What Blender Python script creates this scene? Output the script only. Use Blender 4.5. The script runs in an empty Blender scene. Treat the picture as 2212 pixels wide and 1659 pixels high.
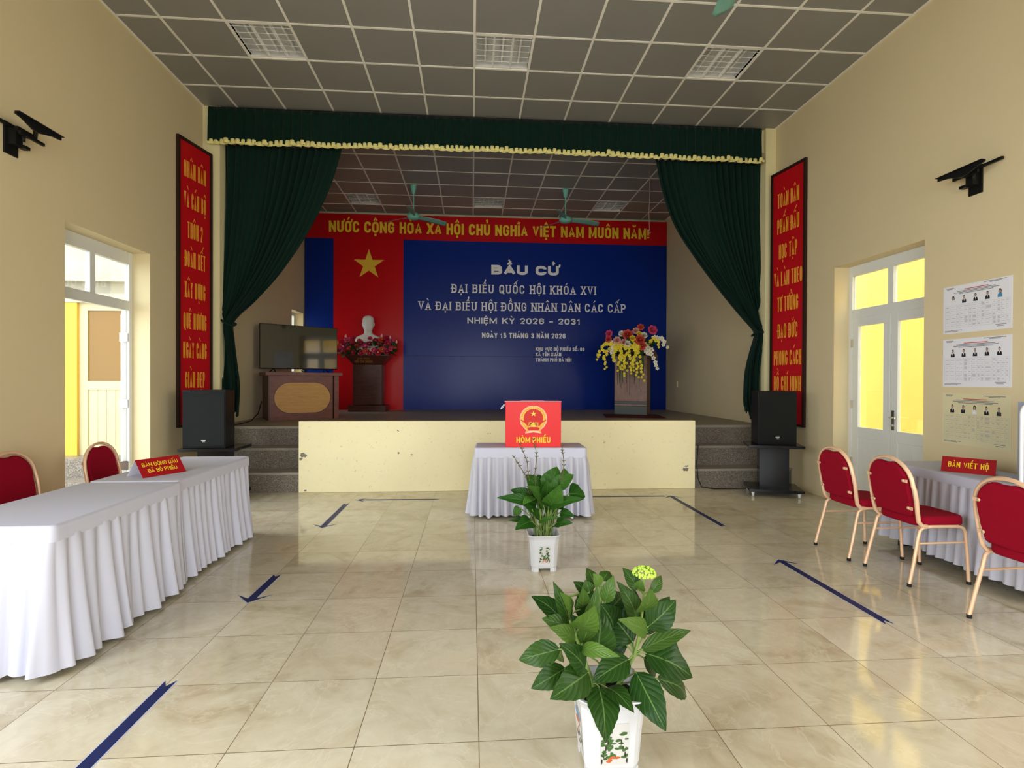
import bpy, bmesh, math, random, unicodedata
from mathutils import Vector, Matrix
from mathutils.noise import noise as mnoise
random.seed(7)
PI = math.pi
SC = bpy.context.scene
COL = SC.collection

# ------------------------------------------------------------------ camera
def look_matrix(yaw, pitch, roll):
    cy, sy, cp, sp = math.cos(yaw), math.sin(yaw), math.cos(pitch), math.sin(pitch)
    f = Vector((sy*cp, cy*cp, -sp)); r = Vector((cy, -sy, 0)); d = f.cross(r)
    r2 = r*math.cos(roll) + d*math.sin(roll); d2 = d*math.cos(roll) - r*math.sin(roll)
    return Matrix((( r2.x, -d2.x, -f.x), (r2.y, -d2.y, -f.y), (r2.z, -d2.z, -f.z)))
CAM_H = 1.4757
cd = bpy.data.cameras.new('camera'); cam = bpy.data.objects.new('camera', cd); COL.objects.link(cam)
cd.sensor_fit = 'HORIZONTAL'; cd.sensor_width = 36.0
cd.lens = 36.0*1159.8/2212.0
cd.clip_start = 0.05; cd.clip_end = 200
cam.matrix_world = Matrix.Translation((0, 0, CAM_H)) @ look_matrix(0.0747, 0.0063, -0.0037).to_4x4()
SC.camera = cam

# ------------------------------------------------------------------ light, sky, exposure
SC.view_settings.view_transform = 'Standard'; SC.view_settings.look = 'None'
SC.view_settings.gamma = 1.0; SC.view_settings.use_curve_mapping = False
SC.view_settings.exposure = 0.4
SC.cycles.use_denoising = True
SC.cycles.max_bounces = 8; SC.cycles.diffuse_bounces = 5; SC.cycles.glossy_bounces = 4
SC.cycles.transmission_bounces = 6; SC.cycles.transparent_max_bounces = 12
SC.cycles.caustics_reflective = False; SC.cycles.caustics_refractive = False
SC.cycles.sample_clamp_indirect = 6.0
W = bpy.data.worlds.new('sky'); SC.world = W; W.use_nodes = True
bg = W.node_tree.nodes['Background']
bg.inputs[0].default_value = (0.86, 0.93, 1.0, 1); bg.inputs[1].default_value = 4.6

def area(name, loc, rot, sx, sy, power, col=(1, 1, 1)):
    l = bpy.data.lights.new(name, 'AREA'); l.shape = 'RECTANGLE'; l.size = sx; l.size_y = sy
    l.energy = power; l.color = col
    o = bpy.data.objects.new(name, l); COL.objects.link(o); o.location = loc; o.rotation_euler = rot
    return o
# added fill lamps at unseen rear and side openings, brightening the hall like daylight
area('fill_entrance', (0.4, -3.35, 1.75), (PI/2, 0, 0), 3.4, 2.6, 90, (0.95, 0.98, 1.0))
area('fill_left', (-3.60, -0.5, 2.3), (0, -PI/2+0.25, 0), 2.2, 3.2, 125, (0.93, 0.97, 1.0))
area('fill_right', (4.40, 0.0, 2.2), (0, PI/2-0.25, 0), 2.2, 3.0, 75, (0.97, 0.98, 1.0))
sl = bpy.data.lights.new('sun', 'SUN'); sl.energy = 1.6; sl.angle = math.radians(35); sl.color = (1.0, 0.97, 0.9)
so = bpy.data.objects.new('sun', sl); COL.objects.link(so)
so.rotation_euler = Vector((0.86, 0.02, -0.50)).to_track_quat('-Z', 'Y').to_euler()
so.location = (-12, 5.6, 8)

# ------------------------------------------------------------------ materials
def nmat(name, col, rough=0.6, metal=0.0, spec=0.22, coat=0.0, coat_r=0.1, sheen=0.0, var=0.0, vscale=3.0, bump=0.0, bscale=60.0, trans=0.0, emit=None, estr=0.0):
    m = bpy.data.materials.new(name); m.use_nodes = True
    nt = m.node_tree; b = nt.nodes['Principled BSDF']
    b.inputs['Base Color'].default_value = (*col, 1); b.inputs['Roughness'].default_value = rough
    b.inputs['Metallic'].default_value = metal; b.inputs['Specular IOR Level'].default_value = spec
    b.inputs['Coat Weight'].default_value = coat; b.inputs['Coat Roughness'].default_value = coat_r
    b.inputs['Sheen Weight'].default_value = sheen; b.inputs['Transmission Weight'].default_value = trans
    if emit: b.inputs['Emission Color'].default_value = (*emit, 1); b.inputs['Emission Strength'].default_value = estr
    if var > 0 or bump > 0:
        tc = nt.nodes.new('ShaderNodeTexCoord')
    if var > 0:
        n = nt.nodes.new('ShaderNodeTexNoise'); n.inputs['Scale'].default_value = vscale; n.inputs['Detail'].default_value = 5
        nt.links.new(tc.outputs['Object'], n.inputs['Vector'])
        mx = nt.nodes.new('ShaderNodeMix'); mx.data_type = 'RGBA'
        mx.inputs[6].default_value = (*[max(0, c*(1-var)) for c in col], 1)
        mx.inputs[7].default_value = (*[min(1, c*(1+var)) for c in col], 1)
        nt.links.new(n.outputs['Fac'], mx.inputs[0]); nt.links.new(mx.outputs[2], b.inputs['Base Color'])
    if bump > 0:
        n2 = nt.nodes.new('ShaderNodeTexNoise'); n2.inputs['Scale'].default_value = bscale; n2.inputs['Detail'].default_value = 4
        nt.links.new(tc.outputs['Object'], n2.inputs['Vector'])
        bp = nt.nodes.new('ShaderNodeBump'); bp.inputs['Strength'].default_value = bump; bp.inputs['Distance'].default_value = 0.01
        nt.links.new(n2.outputs['Fac'], bp.inputs['Height']); nt.links.new(bp.outputs[0], b.inputs['Normal'])
    return m

class NT:                                         # tiny node-graph helper
    def __init__(s, m): s.nt = m.node_tree; s.b = s.nt.nodes['Principled BSDF']
    def n(s, t, **kw):
        x = s.nt.nodes.new('ShaderNode'+t)
        for k, v in kw.items(): setattr(x, k, v)
        return x
    def l(s, a, b): s.nt.links.new(a, b)
    def math(s, op, a, b=None, c=None):
        x = s.n('Math', operation=op)
        for i, v in enumerate((a, b, c)):
            if v is None: continue
            if isinstance(v, (int, float)): x.inputs[i].default_value = v
            else: s.l(v, x.inputs[i])
        return x.outputs[0]
    def mix(s, f, a, b, blend='MIX'):
        x = s.n('Mix', data_type='RGBA', blend_type=blend)
        for i, v in ((0, f), (6, a), (7, b)):
            if isinstance(v, (int, float)): x.inputs[i].default_value = v
            elif isinstance(v, tuple): x.inputs[i].default_value = (*v, 1)
            else: s.l(v, x.inputs[i])
        return x.outputs[2]
    def noise(s, vec, scale, detail=4, rough=0.5, dist=0.0):
        x = s.n('TexNoise'); x.inputs['Scale'].default_value = scale; x.inputs['Detail'].default_value = detail
        x.inputs['Roughness'].default_value = rough; x.inputs['Distortion'].default_value = dist
        s.l(vec, x.inputs['Vector']); return x.outputs['Fac']
    def ramp(s, f, stops):
        x = s.n('ValToRGB'); e = x.color_ramp.elements
        while len(e) < len(stops): e.new(0.5)
        for i, (p, c) in enumerate(stops): e[i].position = p; e[i].color = (*c, 1) if len(c) == 3 else c
        s.l(f, x.inputs[0]); return x.outputs[0]

M = {}
# polished marble tiles, half a metre square
TS, TX, TY = 0.5, 0.0333, 4.6894
m = nmat('floor_tile', (0.6, 0.54, 0.4), 0.12, spec=0.55); g = NT(m)
pos = g.n('NewGeometry').outputs['Position']; sep = g.n('SeparateXYZ'); g.l(pos, sep.inputs[0])
fx = g.math('DIVIDE', g.math('SUBTRACT', sep.outputs[0], TX), TS); fy = g.math('DIVIDE', g.math('SUBTRACT', sep.outputs[1], TY), TS)
def edge(v):
    fr = g.math('FRACT', v); return g.math('MINIMUM', fr, g.math('SUBTRACT', 1.0, fr))
ed = g.math('MINIMUM', edge(fx), edge(fy))
grout = g.math('LESS_THAN', ed, 0.0036)
cmb = g.n('CombineXYZ'); g.l(g.math('FLOOR', fx), cmb.inputs[0]); g.l(g.math('FLOOR', fy), cmb.inputs[1])
wn = g.n('TexWhiteNoise', noise_dimensions='2D'); g.l(cmb.outputs[0], wn.inputs['Vector'])
vm = g.n('VectorMath', operation='MULTIPLY_ADD'); g.l(wn.outputs['Color'], vm.inputs[0]); vm.inputs[1].default_value = (7, 9, 5); g.l(pos, vm.inputs[2])
n1 = g.noise(vm.outputs[0], 2.4, 9, 0.62, 1.3); n2 = g.noise(vm.outputs[0], 9.0, 8, 0.65, 0.8)
base = g.ramp(n1, [(0.30, (0.46, 0.385, 0.255)), (0.47, (0.59, 0.53, 0.395)), (0.62, (0.65, 0.60, 0.465)), (0.78, (0.54, 0.47, 0.335))])
base = g.mix(0.22, base, g.ramp(n2, [(0.3, (0.42, 0.34, 0.22)), (0.55, (0.64, 0.58, 0.44)), (0.75, (0.72, 0.68, 0.54))]))
n3 = g.noise(vm.outputs[0], 1.6, 6, 0.55, 2.2)
vein = g.math('SUBTRACT', 1.0, g.math('MINIMUM', 1.0, g.math('MULTIPLY', g.math('ABSOLUTE', g.math('SUBTRACT', n3, 0.5)), 60.0)))
base = g.mix(g.math('MULTIPLY', vein, 0.35), base, (0.74, 0.69, 0.55))
base = g.mix(1.0, base, g.ramp(wn.outputs['Value'], [(0, (0.9, 0.89, 0.87)), (1, (1.0, 1.0, 1.0))]), 'MULTIPLY')
base = g.mix(grout, base, (0.16, 0.11, 0.06))
g.l(base, g.b.inputs['Base Color'])
g.l(g.math('ADD', g.math('MULTIPLY', g.noise(pos, 3.0, 3), 0.06), g.math('ADD', 0.04, g.math('MULTIPLY', grout, 0.5))), g.b.inputs['Roughness'])
M['floor'] = m

def plaster(name, col, dirt=0.06, scale=1.3, chips=False, bump=0.15):
    m = nmat(name, col, 0.75, spec=0.3); g = NT(m)
    pos = g.n('NewGeometry').outputs['Position']
    n = g.noise(pos, scale, 6, 0.6); nf = g.noise(pos, 140, 3)
    c = g.mix(n, tuple(v*(1-dirt) for v in col), tuple(min(1, v*(1+dirt)) for v in col))
    if chips:
        sp = g.noise(pos, 26, 7, 0.7, 0.6)
        c = g.mix(g.ramp(sp, [(0.60, (0, 0, 0)), (0.70, (0.5, 0.5, 0.5))]), c, (0.45, 0.4, 0.2))
        mp = g.n('Mapping'); mp.inputs['Scale'].default_value = (2.0, 1, 2.0); mp.inputs['Location'].default_value = (0.37, 0, 0.2); g.l(pos, mp.inputs[0])
        sp2 = g.noise(mp.outputs[0], 2.1, 8, 0.66, 0.3)
        c = g.mix(g.ramp(sp2, [(0.665, (0, 0, 0)), (0.672, (1, 1, 1))]), c, (0.26, 0.25, 0.2))
    else:
        sp = g.noise(pos, 11, 5, 0.6)
        c = g.mix(g.ramp(sp, [(0.76, (0, 0, 0)), (0.8, (0.5, 0.5, 0.5))]), c, tuple(v*0.55 for v in col))
    g.l(c, g.b.inputs['Base Color'])
    bp = g.n('Bump'); bp.inputs['Strength'].default_value = bump; bp.inputs['Distance'].default_value = 0.004
    g.l(nf, bp.inputs['Height']); g.l(bp.outputs[0], g.b.inputs['Normal'])
    return m
M['wall'] = plaster('cream_wall_paint', (0.71, 0.60, 0.37), 0.04, 0.9)
M['pilaster'] = plaster('pilaster_paint', (0.80, 0.72, 0.42), 0.05, 2.0)
M['stagefront'] = plaster('stage_front_paint', (0.92, 0.84, 0.53), 0.05, 2.2, True)
M['chip'] = nmat('bare_plaster_chip', (0.24, 0.22, 0.17), 0.9, var=0.4, vscale=30)
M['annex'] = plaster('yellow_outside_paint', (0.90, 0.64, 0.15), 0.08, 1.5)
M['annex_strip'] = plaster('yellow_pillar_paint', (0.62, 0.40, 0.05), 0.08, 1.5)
M['annex_cream'] = plaster('pale_outside_paint', (0.50, 0.47, 0.38), 0.3, 2.2)
M['annex_door'] = nmat('cream_outside_door', (0.50, 0.44, 0.26), 0.5, var=0.06)
M['concrete'] = nmat('outside_concrete', (0.5, 0.48, 0.42), 0.9, var=0.2, vscale=4)

m = nmat('ceiling_panel', (0.255, 0.25, 0.235), 0.42, spec=0.5, var=0.06, vscale=2.0); M['ceil'] = m
M['ceilbar'] = nmat('ceiling_bar_white', (0.82, 0.80, 0.74), 0.5)

m = nmat('granite', (0.2, 0.18, 0.15), 0.35); g = NT(m); pos = g.n('NewGeometry').outputs['Position']
v = g.n('TexVoronoi'); v.inputs['Scale'].default_value = 120; g.l(pos, v.inputs['Vector'])
gr = g.ramp(v.outputs['Color'], [(0.15, (0.03, 0.026, 0.02)), (0.4, (0.17, 0.145, 0.12)), (0.7, (0.27, 0.235, 0.19)), (0.95, (0.5, 0.46, 0.4))])
g.l(g.mix(g.noise(pos, 60, 5), gr, (0.15, 0.13, 0.105)), g.b.inputs['Base Color']); M['granite'] = m
M['stagefloor'] = nmat('stage_floor_tile', (0.30, 0.26, 0.20), 0.45, var=0.15, vscale=3)
M['tread'] = nmat('step_nosing', (0.3, 0.27, 0.22), 0.35, var=0.2, vscale=30)

def wood(name, c1, c2, rough=0.35, scale=(2, 14, 14), coat=0.0):
    m = nmat(name, c1, rough, coat=coat); g = NT(m)
    tc = g.n('TexCoord'); mp = g.n('Mapping'); mp.inputs['Scale'].default_value = scale; g.l(tc.outputs['Object'], mp.inputs[0])
    n = g.noise(mp.outputs[0], 2.2, 6, 0.6, 1.5)
    g.l(g.ramp(n, [(0.3, c1), (0.7, c2)]), g.b.inputs['Base Color']); return m
M['darkwood'] = wood('dark_red_wood', (0.045, 0.012, 0.008), (0.09, 0.026, 0.016), 0.3)
M['cabwood'] = wood('brown_red_wood', (0.11, 0.03, 0.016), (0.19, 0.062, 0.035), 0.35)
M['oakpanel'] = wood('light_oak_veneer', (0.42, 0.205, 0.045), (0.54, 0.29, 0.075), 0.4, (2, 9, 12))
M['lectern'] = wood('mauve_wood', (0.23, 0.13, 0.10), (0.33, 0.20, 0.155), 0.35, (10, 10, 2))
M['lectern_dark'] = wood('brown_lectern_wood', (0.14, 0.07, 0.04), (0.2, 0.105, 0.06), 0.35, (10, 10, 2))
M['greyband'] = nmat('grey_green_band', (0.10, 0.115, 0.11), 0.4)
M['frame_dark'] = nmat('dark_banner_frame', (0.03, 0.014, 0.01), 0.4)
M['banner_red'] = nmat('banner_red', (0.52, 0.006, 0.012), 0.42, var=0.06)
M['letter_gold'] = nmat('letter_gold', (0.86, 0.36, 0.04), 0.5)
M['letter_yellow'] = nmat('letter_yellow', (0.86, 0.58, 0.03), 0.5)
M['letter_white'] = nmat('letter_white', (0.86, 0.86, 0.88), 0.5)
M['bd_red'] = nmat('backdrop_red', (0.52, 0.006, 0.010), 0.26, spec=0.16, var=0.05)
M['bd_blue'] = nmat('backdrop_blue', (0.004, 0.024, 0.22), 0.26, spec=0.16, var=0.08, vscale=2)
M['seam'] = nmat('backdrop_seam', (0.01, 0.012, 0.04), 0.6)
M['curtain'] = nmat('green_velvet', (0.004, 0.021, 0.014), 0.9, spec=0.1, sheen=0.05, var=0.15, vscale=6)
M['fringe'] = nmat('pale_yellow_trim', (0.80, 0.74, 0.30), 0.7, var=0.15, vscale=40)
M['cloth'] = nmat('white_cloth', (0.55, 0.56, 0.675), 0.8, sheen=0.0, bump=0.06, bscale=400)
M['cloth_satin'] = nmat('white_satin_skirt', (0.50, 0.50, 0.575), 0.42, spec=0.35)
M['red_fabric'] = nmat('red_chair_fabric', (0.26, 0.003, 0.016), 0.9, spec=0.1, sheen=0.0, bump=0.15, bscale=300)
M['champagne'] = nmat('champagne_metal', (0.80, 0.53, 0.34), 0.38, metal=0.25)
M['rubber'] = nmat('black_rubber', (0.015, 0.015, 0.015), 0.7)
M['black'] = nmat('black_plastic', (0.011, 0.011, 0.012), 0.4, spec=0.12)
M['black_gloss'] = nmat('black_gloss_board', (0.01, 0.01, 0.011), 0.16)
M['grille'] = nmat('speaker_grille', (0.013, 0.015, 0.015), 0.6, spec=0.1, bump=0.5, bscale=500)
M['bracket'] = nmat('bracket_metal', (0.012, 0.012, 0.012), 0.45, metal=0.3)
M['badge'] = nmat('silver_badge', (0.75, 0.75, 0.75), 0.3, metal=0.6)
M['screen'] = nmat('tv_screen', (0.012, 0.014, 0.013), 0.05, spec=0.9)
M['teal'] = nmat('teal_enamel', (0.20, 0.52, 0.44), 0.35)
M['teal_blade'] = nmat('teal_blade', (0.17, 0.36, 0.30), 0.45)
M['upvc'] = nmat('white_upvc', (0.74, 0.76, 0.73), 0.35)
M['chrome'] = nmat('chrome', (0.75, 0.75, 0.74), 0.2, metal=1.0)
M['paper'] = nmat('white_paper', (0.80, 0.80, 0.86), 0.7)
M['paper_cream'] = nmat('cream_paper', (0.71, 0.66, 0.42), 0.7, var=0.08)
M['ink'] = nmat('grey_ink', (0.20, 0.20, 0.22), 0.7)
M['ink_pale'] = nmat('pale_grey_ink', (0.42, 0.42, 0.45), 0.7)
M['ink_red'] = nmat('red_ink', (0.55, 0.10, 0.08), 0.7)
M['suit'] = nmat('dark_suit_print', (0.015, 0.015, 0.022), 0.7)
M['face'] = nmat('face_print', (0.45, 0.31, 0.24), 0.7)
M['blue_print'] = nmat('blue_dress_print', (0.06, 0.28, 0.48), 0.7)
M['white_print'] = nmat('white_print', (0.8, 0.8, 0.84), 0.7)
M['box_red'] = nmat('ballot_red', (0.74, 0.008, 0.008), 0.4, spec=0.35)
M['box_side'] = nmat('ballot_side_red', (0.65, 0.10, 0.10), 0.2, coat=0.5)
M['emb_gold'] = nmat('emblem_gold', (0.80, 0.36, 0.05), 0.4)
M['emb_pale'] = nmat('emblem_pale_edge', (0.86, 0.55, 0.42), 0.4)
M['emb_red'] = nmat('emblem_red', (0.60, 0.02, 0.01), 0.4)
M['emb_yellow'] = nmat('emblem_yellow', (0.88, 0.62, 0.10), 0.4)
M['sign_red'] = nmat('sign_red', (0.34, 0.008, 0.012), 0.4)
M['tape'] = nmat('navy_tape', (0.006, 0.014, 0.085), 0.45)
M['tape_edge'] = nmat('tape_pale_edge', (0.45, 0.47, 0.62), 0.5)
M['pot'] = nmat('white_glazed_pot', (0.54, 0.55, 0.58), 0.22, spec=0.4)
M['soil'] = nmat('soil', (0.012, 0.009, 0.007), 0.95, bump=0.8, bscale=60)
M['marblebust'] = nmat('white_plaster_bust', (0.76, 0.74, 0.68), 0.55, var=0.08, vscale=9)
M['mat_red'] = nmat('dark_red_mat', (0.075, 0.008, 0.008), 0.9)
M['cable'] = nmat('black_cable', (0.01, 0.01, 0.01), 0.5)
M['booth'] = nmat('grey_booth_panel', (0.36, 0.40, 0.50), 0.6)
M['booth_edge'] = nmat('white_booth_edge', (0.82, 0.84, 0.88), 0.4)
M['louver'] = nmat('louver_aluminium', (0.86, 0.85, 0.82), 0.35)
M['louver_in'] = nmat('fixture_reflector', (0.62, 0.62, 0.60), 0.3)
M['tube'] = nmat('fluorescent_tube_off', (0.85, 0.85, 0.83), 0.4)
M['pinkcord'] = nmat('pale_cord', (0.45, 0.32, 0.30), 0.6)

# glass: thin pane, mostly clear with a mirror-like sheen at grazing angles
m = bpy.data.materials.new('window_glass'); m.use_nodes = True; nt = m.node_tree; nt.nodes.clear()
out = nt.nodes.new('ShaderNodeOutputMaterial'); tr = nt.nodes.new('ShaderNodeBsdfTransparent'); gl = nt.nodes.new('ShaderNodeBsdfGlossy')
tr.inputs[0].default_value = (0.97, 0.98, 0.97, 1); gl.inputs['Roughness'].default_value = 0.02
fr = nt.nodes.new('ShaderNodeMapRange'); lw_ = nt.nodes.new('ShaderNodeLayerWeight'); lw_.inputs[0].default_value = 0.25; nt.links.new(lw_.outputs['Facing'], fr.inputs[0]); fr.inputs[3].default_value = 0.03; fr.inputs[4].default_value = 0.5; mx = nt.nodes.new('ShaderNodeMixShader')
nt.links.new(fr.outputs[0], mx.inputs[0]); nt.links.new(tr.outputs[0], mx.inputs[1]); nt.links.new(gl.outputs[0], mx.inputs[2]); nt.links.new(mx.outputs[0], out.inputs[0])
M['glass'] = m
M['annex_glass'] = nmat('tan_reflection_glass', (0.20, 0.115, 0.03), 0.06, spec=0.2)  # opaque tan colour stands in for a building reflected in the pane

def leafmat(name, dark, light, vein):
    m = nmat(name, dark, 0.34, spec=0.14); g = NT(m)
    uv = g.n('UVMap'); sp = g.n('SeparateXYZ'); g.l(uv.outputs[0], sp.inputs[0])
    au = g.math('ABSOLUTE', g.math('SUBTRACT', sp.outputs[0], 0.5))
    w = g.math('FRACT', g.math('SUBTRACT', g.math('MULTIPLY', sp.outputs[1], 7.0), g.math('MULTIPLY', au, 5.0)))
    side = g.math('LESS_THAN', g.math('ABSOLUTE', g.math('SUBTRACT', w, 0.5)), 0.055)
    mid = g.math('LESS_THAN', au, 0.022)
    vv = g.math('MAXIMUM', g.math('MULTIPLY', side, 0.28), g.math('MULTIPLY', mid, 0.9))
    tc = g.n('TexCoord'); n = g.noise(tc.outputs['Object'], 9, 4)
    at = g.n('Attribute'); at.attribute_name = 'tone'
    c = g.mix(n, tuple(v*0.8 for v in dark), tuple(v*1.25 for v in dark))
    c = g.mix(at.outputs['Fac'], c, light)
    geo = g.n('NewGeometry'); c = g.mix(g.math('MULTIPLY', geo.outputs['Backfacing'], 0.55), c, light)
    c = g.mix(vv, c, vein)
    g.l(c, g.b.inputs['Base Color'])
    bp = g.n('Bump'); bp.inputs['Strength'].default_value = 0.35; bp.inputs['Distance'].default_value = 0.006
    g.l(g.math('ABSOLUTE', g.math('SUBTRACT', w, 0.5)), bp.inputs['Height']); g.l(bp.outputs[0], g.b.inputs['Normal'])
    return m
M['leaf_hyd'] = leafmat('hydrangea_leaf', (0.010, 0.038, 0.005), (0.095, 0.175, 0.025), (0.085, 0.155, 0.04))
M['leaf_broad'] = leafmat('broad_leaf', (0.015, 0.066, 0.007), (0.08, 0.19, 0.025), (0.055, 0.14, 0.025))
M['stem'] = nmat('green_stem', (0.16, 0.24, 0.06), 0.5, var=0.2, vscale=20)
M['stem_brown'] = nmat('brown_stalk', (0.10, 0.085, 0.03), 0.6)
M['bud'] = nmat('lime_florets', (0.42, 0.60, 0.08), 0.6, var=0.25, vscale=60)
M['leaf_art'] = nmat('artificial_leaf', (0.02, 0.085, 0.02), 0.5, var=0.3, vscale=20)
for k, c in dict(pink=(0.72, 0.09, 0.22), deep=(0.50, 0.025, 0.07), coral=(0.72, 0.10, 0.07), blush=(0.80, 0.42, 0.38), yellow=(0.85, 0.68, 0.05), white=(0.82, 0.80, 0.70), centre=(0.85, 0.48, 0.08), lime=(0.62, 0.62, 0.06)).items():
    M['pet_'+k] = nmat('petal_'+k, c, 0.6, var=0.12, vscale=30)

# ------------------------------------------------------------------ mesh helpers
class MB:
    def __init__(s): s.v = []; s.f = []; s.mi = []; s.sm = []; s.uv = []; s.tone = None
    def add(s, verts, faces, mi=0, smooth=False, uvs=None):
        o = len(s.v); s.v += [tuple(p) for p in verts]
        for k, f in enumerate(faces):
            s.f.append([i+o for i in f]); s.mi.append(mi); s.sm.append(smooth)
            s.uv.append([uvs[i] for i in f] if uvs else [(0, 0)]*len(f))
        return s
    def box(s, c, d, rz=0.0, mi=0, rx=0.0, ry=0.0, taper=None):
        x, y, z = d[0]/2, d[1]/2, d[2]/2
        P = [(-x, -y, -z), (x, -y, -z), (x, y, -z), (-x, y, -z), (-x, -y, z), (x, -y, z), (x, y, z), (-x, y, z)]
        if taper: P = [(a*(taper if q < 4 else 1), b*(taper if q < 4 else 1), e) for q, (a, b, e) in enumerate(P)]
        R = Matrix.Rotation(rz, 3, 'Z') @ Matrix.Rotation(ry, 3, 'Y') @ Matrix.Rotation(rx, 3, 'X')
        return s.add([R @ Vector(p) + Vector(c) for p in P], [(0, 3, 2, 1), (4, 5, 6, 7), (0, 1, 5, 4), (1, 2, 6, 5), (2, 3, 7, 6), (3, 0, 4, 7)], mi)
    def span(s, x0, x1, y0, y1, z0, z1, mi=0):
        return s.box(((x0+x1)/2, (y0+y1)/2, (z0+z1)/2), (x1-x0, y1-y0, z1-z0), 0, mi)
    def rbox(s, c, d, r, rz=0.0, mi=0, seg=3, axis='Z'):
        # box whose corners are rounded around the vertical (axis Z) with a small top and bottom round as well
        pts = []
        x, y = d[0]/2, d[1]/2
        for cx, cy, a0 in ((x-r, y-r, 0), (-x+r, y-r, 90), (-x+r, -y+r, 180), (x-r, -y+r, 270)):
            for k in range(seg+1):
                a = math.radians(a0+90*k/seg); pts.append((cx+r*math.cos(a), cy+r*math.sin(a)))
        rr = min(r, d[2]*0.45)*0.6; n = len(pts); rings = []
        for z, sh in ((-d[2]/2, rr), (-d[2]/2+rr*0.3, rr*0.3), (-d[2]/2+rr, 0), (d[2]/2-rr, 0), (d[2]/2-rr*0.3, rr*0.3), (d[2]/2, rr)):
            rings.append([(px*(1-sh/x), py*(1-sh/y), z) for px, py in pts])
        R = Matrix.Rotation(rz, 3, 'Z'); V = [R @ Vector(p)+Vector(c) for rg in rings for p in rg]
        F = [(i*n+j, i*n+(j+1) % n, (i+1)*n+(j+1) % n, (i+1)*n+j) for i in range(5) for j in range(n)]
        s.add(V, F, mi, True); s.add(V[:n][::-1], [tuple(range(n))], mi); s.add(V[5*n:], [tuple(range(n))], mi)
        return s
    def tube(s, path, r, n=8, mi=0, caps=True, closed=False, flat=None):
        path = [Vector(p) for p in path]; L = len(path)
        rad = r if isinstance(r, (list, tuple)) else [r]*L
        V = []; up = Vector((0.13, 0.29, 0.95)).normalized(); prev = None
        for i, p in enumerate(path):
            if closed: t = path[(i+1) % L]-path[i-1]
            else: t = path[min(i+1, L-1)]-path[max(i-1, 0)]
            t.normalize()
            if prev is None:
                a = t.cross(up)
                if a.length < 1e-3: a = t.cross(Vector((1, 0, 0)))
            else: a = prev - t*prev.dot(t)
            a.normalize(); prev = a; b = t.cross(a)
            for k in range(n):
                q = 2*PI*(k+0.5)/n; V.append(p + a*math.cos(q)*rad[i] + b*math.sin(q)*rad[i]*(flat or 1))
        F = []
        for i in range(L if closed else L-1):
            j = (i+1) % L
            for k in range(n): F.append((i*n+k, i*n+(k+1) % n, j*n+(k+1) % n, j*n+k))
        s.add(V, F, mi, True)
        if caps and not closed: s.add(V[:n][::-1], [tuple(range(n))], mi); s.add(V[-n:], [tuple(range(n))], mi)
        return s
    def lathe(s, prof, c=(0, 0, 0), n=24, mi=0, smooth=True):
        V = [(c[0]+r*math.cos(2*PI*k/n), c[1]+r*math.sin(2*PI*k/n), c[2]+z) for r, z in prof for k in range(n)]
        F = [(i*n+k, i*n+(k+1) % n, (i+1)*n+(k+1) % n, (i+1)*n+k) for i in range(len(prof)-1) for k in range(n)]
        return s.add(V, F, mi, smooth)
    def poly(s, pts, mi=0): return s.add(pts, [tuple(range(len(pts)))], mi)
    def prism(s, pts, off, mi=0):
        n = len(pts); off = Vector(off); P = [Vector(p) for p in pts]
        return s.add(P+[p+off for p in P], [tuple(range(n))[::-1], tuple(range(n, 2*n))]+[(i, (i+1) % n, n+(i+1) % n, n+i) for i in range(n)], mi)
    def grid(s, fn, nu, nv, mi=0, smooth=True, closed=False):
        V = [fn(i/nu, j/nv) for j in range(nv+1) for i in range(nu+1)]
        UV = [(i/nu, j/nv) for j in range(nv+1) for i in range(nu+1)]
        F = [(j*(nu+1)+i, j*(nu+1)+i+1, (j+1)*(nu+1)+i+1, (j+1)*(nu+1)+i) for j in range(nv) for i in range(nu)]
        return s.add(V, F, mi, smooth, UV)
    def ball(s, c, r, n=8, mi=0):
        c = Vector(c); rr = r if isinstance(r, (tuple, list)) else (r, r, r)
        prof = [(math.sin(PI*i/(n//2+1)), -math.cos(PI*i/(n//2+1))) for i in range(n//2+2)]
        V = [(c.x+rr[0]*a*math.cos(2*PI*k/n), c.y+rr[1]*a*math.sin(2*PI*k/n), c.z+rr[2]*b) for a, b in prof for k in range(n)]
        return s.add(V, [(i*n+k, i*n+(k+1) % n, (i+1)*n+(k+1) % n, (i+1)*n+k) for i in range(len(prof)-1) for k in range(n)], mi, True)
    def build(s, name, mats, parent=None, loc=(0, 0, 0), rz=0.0, bevel=0.0, solid=0.0, weld=False):
        me = bpy.data.meshes.new(name); me.from_pydata(s.v, [], s.f)
        for mt in (mats if isinstance(mats, (list, tuple)) else [mats]): me.materials.append(mt)
        me.polygons.foreach_set('material_index', s.mi); me.polygons.foreach_set('use_smooth', s.sm)
        u = me.uv_layers.new(name='UVMap'); u.data.foreach_set('uv', [x for f in s.uv for p in f for x in p])
        if s.tone is not None:
            a = me.attributes.new('tone', 'FLOAT', 'POINT'); a.data.foreach_set('value', s.tone)
        if weld:
            bm = bmesh.new(); bm.from_mesh(me); bmesh.ops.remove_doubles(bm, verts=bm.verts, dist=1e-5); bm.to_mesh(me); bm.free()
        me.update()
        o = bpy.data.objects.new(name, me); COL.objects.link(o); o.location = loc; o.rotation_euler = (0, 0, rz)
        if parent is not None: o.parent = parent
        if bevel > 0:
            b = o.modifiers.new('edges', 'BEVEL'); b.width = bevel; b.segments = 2; b.limit_method = 'ANGLE'; b.angle_limit = 0.6
        if solid > 0:
            b = o.modifiers.new('thickness', 'SOLIDIFY'); b.thickness = solid; b.offset = 0
        return o

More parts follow.
